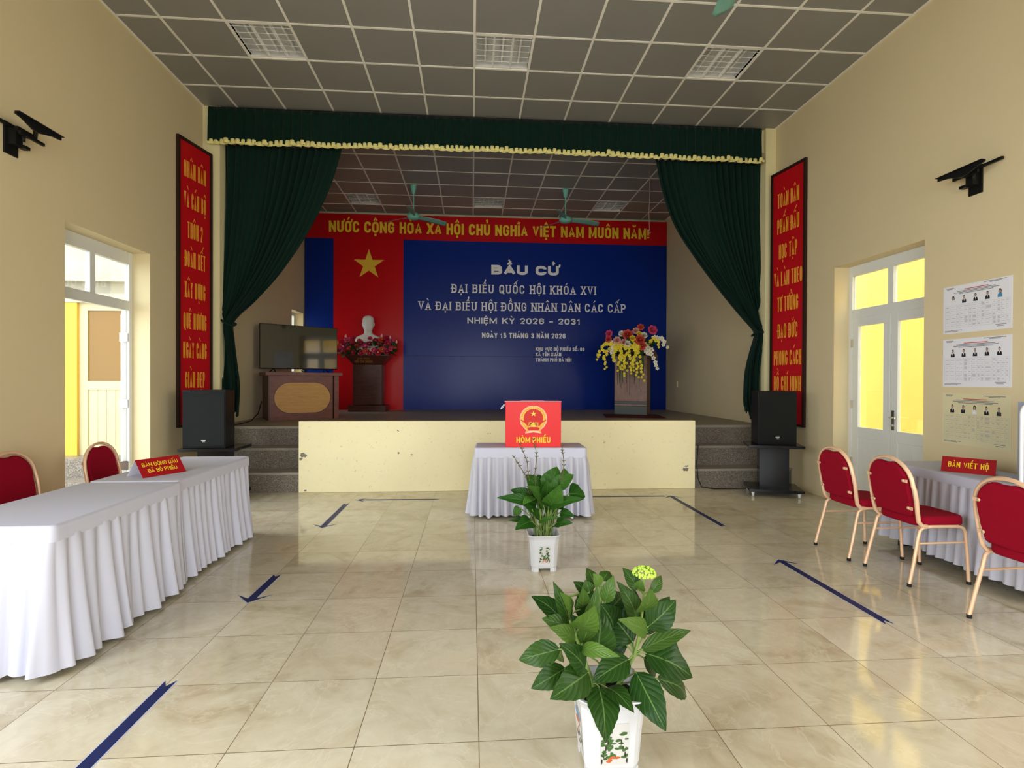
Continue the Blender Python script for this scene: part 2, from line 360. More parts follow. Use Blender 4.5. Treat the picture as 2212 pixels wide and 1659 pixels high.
def tag(o, label, cat, group=None):
    o['label'] = label; o['category'] = cat
    if group: o['group'] = group
    return o
def thing(name, label, cat, loc=(0, 0, 0), rz=0.0, group=None):
    o = bpy.data.objects.new(name, None); COL.objects.link(o); o.location = loc; o.rotation_euler = (0, 0, rz)
    o.empty_display_size = 0.1
    return tag(o, label, cat, group)
def structure(o): o['kind'] = 'structure'; return o
def sroot(name, loc=(0, 0, 0), rz=0.0):
    o = bpy.data.objects.new(name, None); COL.objects.link(o); o.location = loc; o.rotation_euler = (0, 0, rz); return structure(o)
def copy_tree(o, parent=None, label=None):
    c = o.copy(); COL.objects.link(c)
    if parent is not None: c.parent = parent
    if label: c['label'] = label
    for ch in list(o.children): copy_tree(ch, c)
    return c

# ------------------------------------------------------------------ lettering: painted capitals drawn as strokes
def arc(cx, cy, rx, ry, a0, a1, n=5):
    return [(cx+rx*math.cos(math.radians(a0+(a1-a0)*i/n)), cy+ry*math.sin(math.radians(a0+(a1-a0)*i/n))) for i in range(n+1)]
RX, RY = 0.5, 0.26
def ring(): return arc(1-RX, 1-RY, RX, RY, 0, 90)+arc(RX, 1-RY, RX, RY, 90, 180)+arc(RX, RY, RX, RY, 180, 270)+arc(1-RX, RY, RX, RY, 270, 360)+[(1, 1-RY)]
CC = [(1, 0.68)]+arc(1-RX, 1-RY, RX, RY, 0, 90)+arc(RX, 1-RY, RX, RY, 90, 180)+arc(RX, RY, RX, RY, 180, 270)+arc(1-RX, RY, RX, RY, 270, 360)+[(1, 0.32)]
SS = [(1, 0.72)]+arc(0.5, 0.80, 0.5, 0.2, 0, 180, 8)+[(0.02, 0.70)]+arc(0.3, 0.72, 0.28, 0.18, 190, 250, 3)+[(0.72, 0.46)]+arc(0.7, 0.28, 0.3, 0.18, 70, 0, 3)+arc(0.5, 0.2, 0.5, 0.2, 0, -180, 8)+[(0, 0.28)]
GL = {
 'A': ([[(0, 0), (0.5, 1), (1, 0)], [(0.17, 0.28), (0.83, 0.28)]], 1.08),
 'B': ([[(0, 0), (0, 1)], [(0, 1), (0.6, 1)]+arc(0.62, 0.77, 0.32, 0.23, 90, -90)+[(0, 0.53)], [(0, 0.53)]+arc(0.62, 0.265, 0.38, 0.265, 90, -90)+[(0, 0)]], 1),
 'C': ([CC], 1), 'D': ([[(0, 0), (0, 1), (0.5, 1)]+arc(0.5, 1-RY, 0.5, RY, 90, 0)+arc(0.5, RY, 0.5, RY, 0, -90)+[(0, 0)]], 1),
 'E': ([[(1, 1), (0, 1), (0, 0), (1, 0)], [(0, 0.52), (0.85, 0.52)]], 0.82),
 'G': ([CC+[(1, 0.47), (0.55, 0.47)]], 1), 'H': ([[(0, 0), (0, 1)], [(1, 0), (1, 1)], [(0, 0.52), (1, 0.52)]], 1),
 'I': ([[(0.5, 0), (0.5, 1)]], 0.0), 'K': ([[(0, 0), (0, 1)], [(1, 1), (0.06, 0.42)], [(0.36, 0.6), (1, 0)]], 1.05),
 'L': ([[(0, 1), (0, 0), (1, 0)]], 0.8), 'M': ([[(0, 0), (0, 1)], [(1, 0), (1, 1)], [(0.02, 1), (0.5, 0.12), (0.98, 1)]], 1.4),
 'N': ([[(0, 0), (0, 1)], [(1, 0), (1, 1)], [(0.0, 0.97), (1, 0.03)]], 1.08), 'O': ([ring()], 1.02),
 'P': ([[(0, 0), (0, 1)], [(0, 1), (0.6, 1)]+arc(0.65, 0.72, 0.35, 0.28, 90, -90)+[(0, 0.44)]], 0.95),
 'Q': ([ring(), [(0.55, 0.25), (1.05, -0.10)]], 1.02), 'S': ([SS], 0.95), 'T': ([[(0.5, 0), (0.5, 1)], [(0, 1), (1, 1)]], 0.95),
 'U': ([[(0, 1)]+arc(RX, RY, RX, RY, 180, 270)+arc(1-RX, RY, RX, RY, 270, 360)+[(1, 1)]], 1), 'V': ([[(0, 1), (0.5, 0), (1, 1)]], 1.05),
 'X': ([[(0, 0), (1, 1)], [(0, 1), (1, 0)]], 1.05), 'Y': ([[(0, 1), (0.5, 0.45), (1, 1)], [(0.5, 0.45), (0.5, 0)]], 1.05),
 '0': ([ring()], 0.92), '1': ([[(0.1, 0.78), (0.62, 1), (0.62, 0)]], 0.55),
 '2': ([[(0, 0.74)]+arc(0.5, 0.76, 0.5, 0.24, 180, 0, 8)+[(0.9, 0.55), (0, 0), (1, 0)]], 0.92),
 '3': ([[(0, 0.78)]+arc(0.5, 0.77, 0.46, 0.23, 170, -80, 9)+[(0.35, 0.54)], [(0.5, 0.54)]+arc(0.5, 0.27, 0.5, 0.27, 80, -170, 9)], 0.92),
 '5': ([[(0.95, 1), (0.1, 1), (0.05, 0.5)]+arc(0.5, 0.32, 0.5, 0.32, 120, -160, 9)], 0.92),
 '6': ([[(0.97, 0.74)]+arc(0.5, 0.76, 0.5, 0.24, 10, 180, 6)+[(0, 0.3)], arc(0.5, 0.3, 0.5, 0.3, 0, 360, 12)], 0.92),
 '9': ([[(0.03, 0.26)]+arc(0.5, 0.24, 0.5, 0.24, 190, 360, 6)+[(1, 0.7)], arc(0.5, 0.7, 0.5, 0.3, 0, 360, 12)], 0.92),
 '!': ([[(0.5, 0.32), (0.5, 1)], [(0.5, 0), (0.5, 0.16)]], 0.0), ':': ([[(0.5, 0), (0.5, 0.2)], [(0.5, 0.5), (0.5, 0.7)]], 0.0), '-': ([[(0, 0.42), (1, 0.42)]], 0.6)}
MARK = {'\u0300': [[(0.25, 1.34), (0.6, 1.14)]], '\u0301': [[(0.4, 1.14), (0.75, 1.34)]], '\u0302': [[(0.18, 1.12), (0.5, 1.3), (0.82, 1.12)]],
 '\u0303': [[(0.12, 1.14), (0.34, 1.26), (0.64, 1.14), (0.88, 1.27)]], '\u0306': [[(0.2, 1.3), (0.32, 1.16), (0.68, 1.16), (0.8, 1.3)]],
 '\u0309': [[(0.34, 1.32), (0.5, 1.4), (0.66, 1.32), (0.52, 1.22), (0.52, 1.13)]], '\u0323': [[(0.5, -0.24), (0.5, -0.11)]], '\u031b': [[(0.98, 0.9), (1.2, 0.95), (1.24, 1.14)]]}
def stroke(mb, pl, t, P, mi=0, cap=1.0):
    # P maps flat text coordinates to 3-D; a mitred band of width t follows the polyline
    pts = [pl[0]]
    for p in pl[1:]:
        if math.dist(p, pts[-1]) > 1e-5: pts.append(p)
    if len(pts) < 2: return
    closed = math.dist(pts[0], pts[-1]) < 1e-4 and len(pts) > 3
    if closed: pts = pts[:-1]
    if not closed:                                       # square ends
        for e, q in ((0, 1), (-1, -2)):
            d = math.dist(pts[e], pts[q]); pts[e] = tuple(pts[e][i]+(pts[e][i]-pts[q][i])/d*t/2*cap for i in (0, 1))
    n = len(pts); L = []; R = []
    def nrm(a, b):
        d = math.dist(a, b); return (-(b[1]-a[1])/d, (b[0]-a[0])/d)
    for i in range(n):
        a = nrm(pts[i-1], pts[i]) if (i > 0 or closed) else None
        b = nrm(pts[i], pts[(i+1) % n]) if (i < n-1 or closed) else None
        if a is None: a = b
        if b is None: b = a
        mx, my = a[0]+b[0], a[1]+b[1]; q = mx*mx+my*my
        k = min(2.0/q, 1.7) if q > 1e-6 else 1.0
        mx *= k*t/2; my *= k*t/2
        L.append((pts[i][0]+mx, pts[i][1]+my)); R.append((pts[i][0]-mx, pts[i][1]-my))
    V = [P(*p) for p in L]+[P(*p) for p in R]
    F = [(i, n+i, n+(i+1) % n, (i+1) % n) for i in range(n if closed else n-1)]
    mb.add(V, F, mi)
def text(mb, s, o, r, u, h, width=None, t=0.2, cw=0.62, gap=0.16, slab=False, align='C', mi=0, space=0.42):
    # o: centre (or left end) of the baseline, r / u: right and up unit vectors, h: cap height, t: stroke width as a share of h
    o, r, u = Vector(o), Vector(r), Vector(u); chars = []; x = 0.0
    for ch in s:
        if ch == ' ': x += space*h; continue
        bar = ch == 'Đ'; dec = unicodedata.normalize('NFD', 'D' if bar else ch)
        pl, w = GL[dec[0]]; gw = cw*h*w
        chars.append((x, dec, pl, gw, bar)); x += gw+t*h+gap*h
    x -= gap*h; tt = t*h; sg = sum(c[3] for c in chars)
    k = (width-(x-sg))/sg if width else 1.0            # only the letter bodies stretch: strokes and gaps keep their size
    x0 = -(width or x)/2 if align == 'C' else 0.0
    lift = [0]; nn = r.cross(u)*0.00015
    def P(a, b): return o+r*a+u*b+nn*lift[0]
    grow = 0.0
    for cx, dec, pl, gw, bar in chars:
        gx = x0+cx+grow+tt/2; gwk = gw*k; grow += gw*(k-1)
        def mp(p): return (gx+p[0]*gwk, tt/2*0.92+p[1]*(h-tt*0.92))
        for s1 in pl:
            lift[0] = (lift[0]+1) % 9; stroke(mb, [mp(p) for p in s1], tt, P, mi, 0.35 if dec[0] in 'AVXKYMN' and len(s1) != 2 else 0.0 if dec[0] in 'CGSBP23569:!' and s1 != [(0, 0), (0, 1)] else 1.0)
            if slab and dec[0] not in 'OCQGS':
                ends = [s1[0], s1[-1]]
                if dec[0] in 'BDPE': ends = [(0, 0), (0, 1)] if s1 is pl[0] else []
                if dec[0] == 'N' and len(s1) == 2 and abs(s1[0][0]-s1[1][0]) > 0.5: ends = []
                if dec[0] == 'M' and len(s1) == 3: ends = []
                for e in ends:
                    if e[1] in (0, 1) and not (dec[0] == 'T' and e[1] == 1):
                        q = mp(e); hw = tt*1.05
                        lift[0] = (lift[0]+1) % 9; stroke(mb, [(q[0]-hw, q[1]+(-tt*0.19 if e[1] == 0 else tt*0.19)), (q[0]+hw, q[1]+(-tt*0.19 if e[1] == 0 else tt*0.19))], tt*0.62, P, mi, 0)
        lift[0] = (lift[0]+1) % 9
        if bar: stroke(mb, [(gx-tt*0.95, h*0.52), (gx+tt*1.6, h*0.52)], tt*0.7, P, mi)
        marks = dec[1:]; mw = max(min(gwk, 0.6*h), 0.26*h); mx0 = gx+gwk/2-mw/2
        circ = '\u0302' in marks or '\u0306' in marks
        for c in marks:
            for s1 in MARK[c]:
                if c == '\u031b': q = [(gx+p[0]*gwk+(p[0]-1)*0.2*h, p[1]*h) for p in s1]
                else:
                    dx, dy = (0.34, 0.2) if circ and c in '\u0300\u0301\u0303\u0309' else (0, 0)
                    if c == '\u0300' and circ: dx = 0.12
                    if c == '\u0309' and circ: dx = 0.2
                    q = [(mx0+(p[0]+dx)*mw, (p[1]+dy)*h) for p in s1]
                lift[0] = (lift[0]+1) % 9; stroke(mb, q, tt*(0.9 if c == '\u0323' else 0.62), P, mi, 0.5)
    return mb
def star(mb, c, r, u, R, mi=0, inner=0.382):
    c, r, u = Vector(c), Vector(r), Vector(u)
    pts = [c+r*(math.sin(PI*k/5)*(R if k % 2 == 0 else R*inner))+u*(math.cos(PI*k/5)*(R if k % 2 == 0 else R*inner)) for k in range(10)]
    n = len(mb.v); mb.add([c]+pts, [(0, k+1, (k+1) % 10+1) for k in range(10)], mi)
XV, YV, ZV = Vector((1, 0, 0)), Vector((0, 1, 0)), Vector((0, 0, 1))

# ------------------------------------------------------------------ the room
U = 0.6485; XL, XR, ZC = -3.68, 4.48, 5.225; YB = 12.25; YR = -3.5; ZS = 0.815
CX0, CY0 = 0.0176, 5.8253
structure(MB().span(XL-0.22, XR+0.22, YR-0.2, 7.25, -0.12, 0.0).build('floor', M['floor']))
def wall(name, mat, x0, x1, ya, yb, za, zb, holes):
    # a wall slab running along Y with rectangular openings (y0, y1, z0, z1)
    ys = sorted({ya, yb}|{h[0] for h in holes}|{h[1] for h in holes}); mb = MB()
    for a, b in zip(ys, ys[1:]):
        hz = sorted([(h[2], h[3]) for h in holes if h[0] <= a+1e-6 and h[1] >= b-1e-6]); z = za
        for h0, h1 in hz:
            if h0 > z: mb.span(x0, x1, a, b, z, h0)
            z = h1
        if z < zb: mb.span(x0, x1, a, b, z, zb)
    return structure(mb.build(name, mat))
LD = (5.16, 6.45, 0.0, 2.91); RD = (5.02, 6.35, 0.0, 2.89)
wall('wall_left', M['wall'], XL-0.24, XL, YR, YB+0.2, 0, ZC+0.25, [LD, (11.3, 12.05, 1.6, 2.92), (-1.5, 2.1, 0.9, 3.1)])
wall('wall_right', M['wall'], XR, XR+0.24, YR, YB+0.2, 0, ZC+0.25, [RD, (-1.6, 1.6, 0.9, 3.1)])
structure(MB().span(XL-0.24, XR+0.24, YB, YB+0.2, 0, ZC+0.25).build('wall_stage_back', M['wall']))
mb = MB()
for a, b, c, d in ((XL-0.24, -1.5, 0, ZC+0.25), (2.3, XR+0.24, 0, ZC+0.25), (-1.5, 2.3, 3.1, ZC+0.25)): mb.span(a, b, YR-0.2, YR, c, d)
structure(mb.build('wall_back', M['wall']))
structure(MB().span(XL-0.24, XR+0.24, YR-0.2, YB+0.2, ZC+0.25, ZC+0.4).build('roof_slab', M['concrete']))
# suspended ceiling: dark square panels lying in a white bar grid, open where a light fixture sits
FIX = [(-4, 0), (0, 0), (4, 0), (-4, -9), (0, -9), (4, -9)]      # (column, row) cells; row 0 is y from CY0 to CY0+U
FIX = [(c, r if r == 0 else 8) for c, r in FIX]
mb = MB(); bars = MB(); r0, r1 = -14, 9
xs = sorted([XL]+[CX0+U*i for i in range(-5, 7)]+[XR]); ysr = [YR]+[CY0+U*j for j in range(r0, r1+1)]+[YB]
for i in range(len(xs)-1):
    for j in range(len(ysr)-1):
        cc = (round((xs[i]-CX0)/U), round((ysr[j]-CY0)/U))
        if cc in FIX and i > 0 and j > 0: continue
        mb.poly([(xs[i], ysr[j], ZC), (xs[i], ysr[j+1], ZC), (xs[i+1], ysr[j+1], ZC), (xs[i+1], ysr[j], ZC)])
structure(mb.build('ceiling', M['ceil'], solid=0.012))
for x in xs[1:-1]: bars.span(x-0.013, x+0.013, YR, YB, ZC-0.012, ZC)
for y in ysr[1:-1]: bars.span(XL, XR, y-0.013, y+0.013, ZC-0.0122, ZC)
for x in (XL+0.012, XR-0.012): bars.span(x-0.012, x+0.012, YR, YB, ZC-0.011, ZC)
bars.span(XL, XR, YB-0.03, YB, ZC-0.011, ZC)
structure(bars.build('ceiling_trim', M['ceilbar']))
# proscenium: two pilasters and the beam the valance hangs on
structure(MB().span(XL, -3.455, 7.66, 7.95, 0.3, ZC).build('pilaster_left', M['pilaster']))
structure(MB().span(4.325, XR, 7.66, 7.95, 0.3, ZC).build('pilaster_right', M['pilaster']))
structure(MB().span(-3.455, 4.325, 7.72, 7.95, 4.88, ZC).build('beam_stage', M['pilaster']))
# stage: slab, painted front panel standing a little proud, granite steps at both ends
SX0, SX1 = -2.25, 3.073
structure(MB().span(XL, XR, 7.86, YB, 0.0, ZS).span(SX0, SX1, 7.29, 7.86, 0.0, ZS).build('floor_stage', M['stagefloor']))
structure(MB().span(SX0, SX1, 7.18, 7.29, 0.0, 0.935).build('wall_stage_front', M['stagefront'], bevel=0.008))
rc_ = random.Random(12)
for cx_, cz_, rx_, rz_ in ((-2.19, 0.49, 0.06, 0.035), (-2.22, 0.445, 0.025, 0.025), (2.93, 0.265, 0.055, 0.03), (2.95, 0.31, 0.04, 0.012), (-0.965, 0.515, 0.016, 0.014), (-0.79, 0.49, 0.018, 0.008), (0.98, 0.79, 0.012, 0.012), (-2.16, 0.03, 0.02, 0.015), (1.05, 0.75, 0.006, 0.02)):
    MB().poly([(max(SX0+0.002, cx_+rx_*rc_.uniform(0.5, 1.2)*math.cos(2*PI*k/14)), 7.1792, max(0.003, cz_+rz_*rc_.uniform(0.45, 1.25)*math.sin(2*PI*k/14))) for k in range(14)]).build('paint_chip', M['chip'], bpy.data.objects['wall_stage_front'])
for nm, a, b in (('steps_left', XL, SX0), ('steps_right', SX1, XR)):
    mb = MB(); mb.span(a, b, 7.22, 7.86, 0, 0.235).span(a, b, 7.54, 7.86, 0.235, 0.515).span(a, b, 7.83, 7.88, 0.515, ZS-0.03)
    mb.span(a, b, 7.195, 7.56, 0.235, 0.265, 1).span(a, b, 7.515, 7.86, 0.515, 0.545, 1).span(a, b, 7.80, 7.9, ZS-0.03, ZS+0.004, 1)
    structure(mb.build(nm, [M['granite'], M['tread']]))

# ---- doors: white frames with a two-pane transom, double leaves with a glass light over a solid panel
def door(name, xf, ya, yb, sgn):
    d = sroot(name, (xf, 0, 0)); fw = 0.06; t = 0.05; zt = 2.91; ztr0, ztr1 = 2.25, 2.36
    f = MB()
    f.span(-t/2, t/2, ya, ya+fw, 0, zt).span(-t/2, t/2, yb-fw, yb, 0, zt).span(-t/2, t/2, ya+fw, yb-fw, zt-fw-0.08, zt).span(-t/2, t/2, ya+fw, yb-fw, ztr0, ztr1)
    ym = (ya+yb)/2
    f.span(-t/2, t/2, ym-0.04, ym+0.04, ztr1, zt-fw-0.08)
    f.build('door_frame', M['upvc'], d, bevel=0.004)
    for a, b in ((ya+fw, ym-0.04), (ym+0.04, yb-fw)):
        MB().span(-0.004, 0.004, a, b, ztr1, zt-fw-0.08).build('transom_pane', M['glass'], d)
    return d
def leaf(parent, w, loc, rz, handle=False):
    # a leaf hinged at its local origin, lying along +Y
    e = bpy.data.objects.new('door_leaf', None); COL.objects.link(e); e.parent = parent; e.location = loc; e.rotation_euler = (0, 0, rz)
    st = 0.10; t = 0.04; zt = 2.26; f = MB()
    f.span(-t/2, t/2, 0, st, 0.02, zt).span(-t/2, t/2, w-st, w, 0.02, zt)
    for a, b in ((0.02, 0.16), (0.80, 0.93), (zt-0.11, zt)): f.span(-t/2, t/2, st, w-st, a, b)
    f.build('leaf_frame', M['upvc'], e, bevel=0.004)
    pn = MB().span(-0.012, 0.012, st, w-st, 0.16, 0.80)
    for k in range(1, 4): pn.span(-0.014, 0.014, st+(w-2*st)*k/4-0.003, st+(w-2*st)*k/4+0.003, 0.16, 0.80)
    pn.build('lower_panel', M['upvc'], e)
    MB().span(-0.004, 0.004, st, w-st, 0.93, zt-0.11).build('glass_pane', M['glass'], e)
    if handle:
        h = MB(); h.span(-0.035, -0.02, w-0.075, w-0.035, 0.94, 1.16).tube([(-0.03, w-0.055, 1.08), (-0.075, w-0.055, 1.08), (-0.08, w-0.14, 1.08)], 0.009).lathe([(0, 0), (0.014, 0), (0.014, 0.02)], (-0.04, w-0.055, 0.98), 10)
        h.build('handle', M['chrome'], e)
    else:
        h = MB()
        for z in (0.45, 1.15, 1.9): h.span(-0.045, 0.03, -0.015, 0.02, z, z+0.1)
        h.build('hinge', M['chrome'], e)
    return e
d2 = door('door_2', XR+0.215, RD[0], RD[1], 1)
lw = (RD[1]-RD[0]-0.12)/2
leaf(d2, lw-0.004, (0, RD[1]-0.06, 0), PI); leaf(d2, lw-0.004, (0, RD[0]+0.06, 0), 0, True).rotation_euler = (0, 0, 0)
d1 = door('door_1', XL-0.215, LD[0], LD[1], -1)
lw = (LD[1]-LD[0]-0.12)/2
leaf(d1, lw, (-0.02, LD[1]-0.075, 0), math.radians(33)); leaf(d1, lw, (-0.02, LD[0]+0.06, 0), math.radians(149))
# small stage window, its white frame
w1 = sroot('window_1', (XL-0.2, 0, 0)); f = MB()
for a, b, c, e in ((11.3, 11.36, 1.6, 2.92), (11.99, 12.05, 1.6, 2.92), (11.36, 11.99, 1.6, 1.66), (11.36, 11.99, 2.86, 2.92), (11.65, 11.7, 1.66, 2.86)): f.span(-0.025, 0.025, a, b, c, e)
f.build('window_frame', M['upvc'], w1); MB().span(-0.004, 0.004, 11.36, 11.99, 1.66, 2.86).build('window_pane', M['glass'], w1)

# ---- outside, as far as the doors show it
structure(MB().span(-16, XL-0.24, -8, 20, -0.15, -0.03).span(XR+0.24, 16, -8, 20, -0.15, -0.03).span(-16, 16, -16, YR-0.2, -0.15, -0.03).build('outside_ground', M['concrete']))
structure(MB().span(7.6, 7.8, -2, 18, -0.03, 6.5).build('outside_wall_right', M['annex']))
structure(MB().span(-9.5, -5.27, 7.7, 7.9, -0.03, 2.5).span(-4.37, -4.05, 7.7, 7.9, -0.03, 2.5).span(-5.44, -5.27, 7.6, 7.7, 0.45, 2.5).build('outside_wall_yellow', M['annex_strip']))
structure(MB().span(-9.5, -4.05, 7.7, 7.9, 2.5, 6.0).span(-9.5, -4.05, 7.58, 7.7, 2.5, 2.62).span(-9.5, -4.05, 7.55, 7.7, 2.78, 2.86).build('outside_wall_cream', M['annex_cream']))
structure(MB().span(-9.5, -4.05, 7.0, 7.7, -0.03, 0.2).span(-9.5, -4.05, 7.3, 7.7, 0.2, 0.45).build('outside_steps', M['granite']))
ad = sroot('door_3', (-5.27, 7.66, 0.45)); f = MB()
f.span(0, 0.11, -0.02, 0.02, 0, 2.05).span(0.80, 0.9, -0.02, 0.02, 0, 2.05).span(0.11, 0.8, -0.02, 0.02, 0, 0.12).span(0.11, 0.8, -0.02, 0.02, 0.88, 1.0).span(0.11, 0.8, -0.02, 0.02, 1.95, 2.05)
f.build('leaf_frame', M['annex_door'], ad)
p = MB().span(0.11, 0.8, -0.008, 0.008, 0.12, 0.88)
for k in range(1, 6): p.span(0.11+0.69*k/6-0.004, 0.11+0.69*k/6+0.004, -0.012, 0.008, 0.12, 0.88)
p.build('lower_panel', M['annex_door'], ad); MB().span(0.11, 0.8, -0.005, 0.005, 1.0, 1.95).build('glass_pane', M['annex_glass'], ad)

# ------------------------------------------------------------------ stage backdrop
YD = 12.10
bd = thing('stage_backdrop', 'red and blue stage backdrop with gold star and white election lettering', 'backdrop', (0, 0, 0))
def sheet(name, x0, x1, z0, z1, mat, dy=0.0):
    return MB().span(x0, x1, YD-dy, YD+0.03, z0, z1).build(name, mat, bd)
sheet('blue_panel', -3.66, -3.045, ZS, 4.595, M['bd_blue']); rpn = sheet('red_panel', -3.045, -1.525, ZS, 4.595, M['bd_red'])
bpn = sheet('blue_panel', -1.525, 4.47, ZS, 4.595, M['bd_blue']); hst = sheet('header_strip', -3.66, 4.47, 4.595, 5.14, M['bd_red'], 0.004)
MB().span(-1.525, 4.47, YD-0.0015, YD, 2.015, 2.021).build('panel_seam', M['seam'], bpn)
YT = YD-0.006
def bline(name, s, x, z, h, w, mat, **kw):
    return text(MB(), s, (x, YT, z), XV, ZV, h, w, **kw).build(name, mat, hst if z > 4.6 else bpn)
bline('header_lettering', 'NƯỚC CỘNG HÒA XÃ HỘI CHỦ NGHĨA VIỆT NAM MUÔN NĂM!', 0.456, 4.735, 0.245, 7.20, M['letter_yellow'], t=0.2, cw=0.4, gap=0.1, space=0.36)
bline('title_lettering', 'BẦU CỬ', 1.195, 3.865, 0.21, 1.53, M['letter_white'], t=0.30, cw=0.85, gap=0.16, space=0.7)
bline('serif_lettering', 'ĐẠI BIỂU QUỐC HỘI KHÓA XVI', 1.18, 3.44, 0.19, 3.27, M['letter_white'], t=0.15, cw=0.5, gap=0.22, slab=True, space=0.45)
bline('serif_lettering', 'VÀ ĐẠI BIỂU HỘI ĐỒNG NHÂN DÂN CÁC CẤP', 1.16, 3.045, 0.19, 4.70, M['letter_white'], t=0.15, cw=0.5, gap=0.2, slab=True, space=0.4)
bline('term_lettering', 'NHIỆM KỲ 2026 - 2031', 1.18, 2.755, 0.132, 2.57, M['letter_white'], t=0.21, cw=0.8, gap=0.2, space=0.7)
bline('date_lettering', 'NGÀY 15 THÁNG 3 NĂM 2026', 1.175, 2.435, 0.115, 1.90, M['letter_white'], t=0.24, cw=0.5, gap=0.12, space=0.4)
for s_, z_, w_ in (('KHU VỰC BỎ PHIẾU SỐ: 09', 2.155, 1.12), ('XÃ YÊN XUÂN', 2.035, 0.585), ('THÀNH PHỐ HÀ NỘI', 1.91, 0.82)):
    bline('small_lettering', s_, 1.44, z_, 0.078, w_, M['letter_white'], t=0.22, cw=0.55, gap=0.13, align='L', space=0.35)
mb = MB(); star(mb, (-2.278, YT, 4.03), XV, ZV, 0.345); mb.build('gold_star', nmat('star_gold', (0.80, 0.50, 0.04), 0.45), rpn)

# ------------------------------------------------------------------ valance and curtains
YV_ = 7.60
val = thing('stage_valance', 'dark green pleated velvet valance with pale yellow trim across the stage top', 'valance')
def vfold(x):
    return -0.030*(1-2*abs(math.sin(x*PI/0.128+0.5*math.sin(x*1.9)))**0.5)+0.006*math.sin(x*2*PI/0.061)
def vbot(x): return 4.705+0.012*math.sin(x*0.9+1.0)+0.006*math.sin(x*7.3)
def vpt(u, v):
    x = -3.575+u*(4.235+3.575); zt = 5.185-0.02*math.sin(u*PI)
    z = zt+(vbot(x)-zt)*v
    k = 0.35+0.65*min(1, v*4)
    return (x, YV_+vfold(x)*k-0.02*v, z)
MB().grid(vpt, 900, 6).build('valance_cloth', M['curtain'], val, solid=0.004)
mb = MB(); x = -3.57; k = 0
rnd = random.Random(3)
while x < 4.19:
    w = rnd.uniform(0.058, 0.074); z = vbot(x)+0.022+rnd.uniform(-0.008, 0.008); y = YV_+vfold(x+w/2)-0.035
    h = rnd.uniform(0.058, 0.072); tl = rnd.uniform(-0.12, 0.12)
    # every little tuft is a puffed scallop: an arched front with a hollow below
    def pt(a, b, x=x, w=w, z=z, y=y, h=h, tl=tl):
        ang = PI*a; px = x+w*(0.5-0.46*math.cos(ang)); hh = h*(0.55+0.45*math.sin(ang)**0.35)
        return (px+tl*0.02*b, y-0.020*math.sin(ang)*(0.5+0.5*math.sin(PI*b)), z-0.036+hh*b)
    mb.grid(pt, 6, 4)
    mb.span(x+w*0.86, x+w*1.12+0.006, y-0.004, y+0.004, z-0.038, z-0.008)
    x += w*1.06
def bpt(u, v):
    x = -3.575+u*7.79; return (x, YV_+vfold(x)-0.024, vbot(x)-0.018+0.03*v)
mb.grid(bpt, 300, 1)
mb.build('trim_fringe', M['fringe'], val)
MB().tube([(-3.575, YV_+0.04, 5.19), (4.24, YV_+0.04, 5.19)], 0.014, 8).build('track_rail', M['bracket'], val)

def interp(tab, z):
    for (z0, a0), (z1, a1) in zip(tab, tab[1:]):
        if z0 >= z >= z1: return a0+(a1-a0)*((z0-z)/(z0-z1))
    return tab[-1][1] if z < tab[-1][0] else tab[0][1]
def smooth_tab(tab, n=40):
    # Catmull-Rom through the edge points so that the gathered edge is one clean curve
    out = []; P = [tab[0]]+tab+[tab[-1]]
    for i in range(1, len(P)-2):
        for k in range(n):
            t = k/n; q = []
            for d in (0, 1):
                a, b, c, e = P[i-1][d], P[i][d], P[i+1][d], P[i+2][d]
                q.append(0.5*((2*b)+(-a+c)*t+(2*a-5*b+4*c-e)*t*t+(-a+3*b-3*c+e)*t**3))
            out.append(tuple(q))
    return out+[tab[-1]]
def curtain(name, label, inner, outer, folds, seed, tie_z, z_bot):
    root = thing(name, label, 'curtain')
    ti, to = smooth_tab(inner), smooth_tab(outer); r = random.Random(seed)
    ph = [r.uniform(-0.5, 0.5) for _ in range(folds+2)]
    NU, NV = folds*10, 60; ztop = inner[0][0]
    def pt(u, v):
        z = ztop+(z_bot-ztop)*v
        a, b = interp(to, z), interp(ti, z); wd = abs(b-a)
        q = u*folds; i = int(min(q, folds-0.001)); f = q-i
        phase = 2*PI*(q+0.22*(ph[i]*(1-f)+ph[i+1]*f))
        amp = 0.030+0.016*math.sin(u*9+seed); dep = 0.075*(1-min(1, wd/1.1))
        y = 7.80+amp*math.sin(phase)+dep*math.sin(u*2*PI*2.3+seed)
        e = 0.012*math.sin(q*1.7+z*2.1)*min(1, v*3)
        zz = z-(0.10*(1-u) if v > 0.999 else 0)+(0.05*math.sin(u*23+seed) if v > 0.98 else 0)
        return (a+(b-a)*u+e, y, zz)
    MB().grid(pt, NU, NV).build('drape', M['curtain'], root, solid=0.004)
    a, b = interp(to, tie_z), interp(ti, tie_z); c = (a+b)/2; hw = abs(b-a)/2+0.025
    ring_ = [(c+hw*math.cos(t*PI/12), 7.80+0.115*math.sin(t*PI/12), tie_z+0.02*math.sin(t*PI/6)+0.03*math.cos(t*PI/12)*(1 if b < a else -1)) for t in range(24)]
    MB().tube(ring_, 0.016, 6, closed=True).build('tieback', M['curtain'], root)
    return root
cl_in = [(4.76, -1.845), (4.33, -1.97), (3.94, -2.12), (3.48, -2.35), (2.98, -2.68), (2.60, -3.01), (2.38, -3.25), (2.25, -3.345), (2.1, -3.33), (1.75, -3.29), (1.4, -3.25), (1.0, -3.27)]
cl_out = [(4.76, -3.56), (3.0, -3.54), (2.4, -3.50), (2.25, -3.49), (1.9, -3.52), (1.0, -3.50)]
curtain('stage_curtain', 'dark green velvet curtain tied back beside the television end of the stage', cl_in, cl_out, 17, 2, 2.27, 1.0)
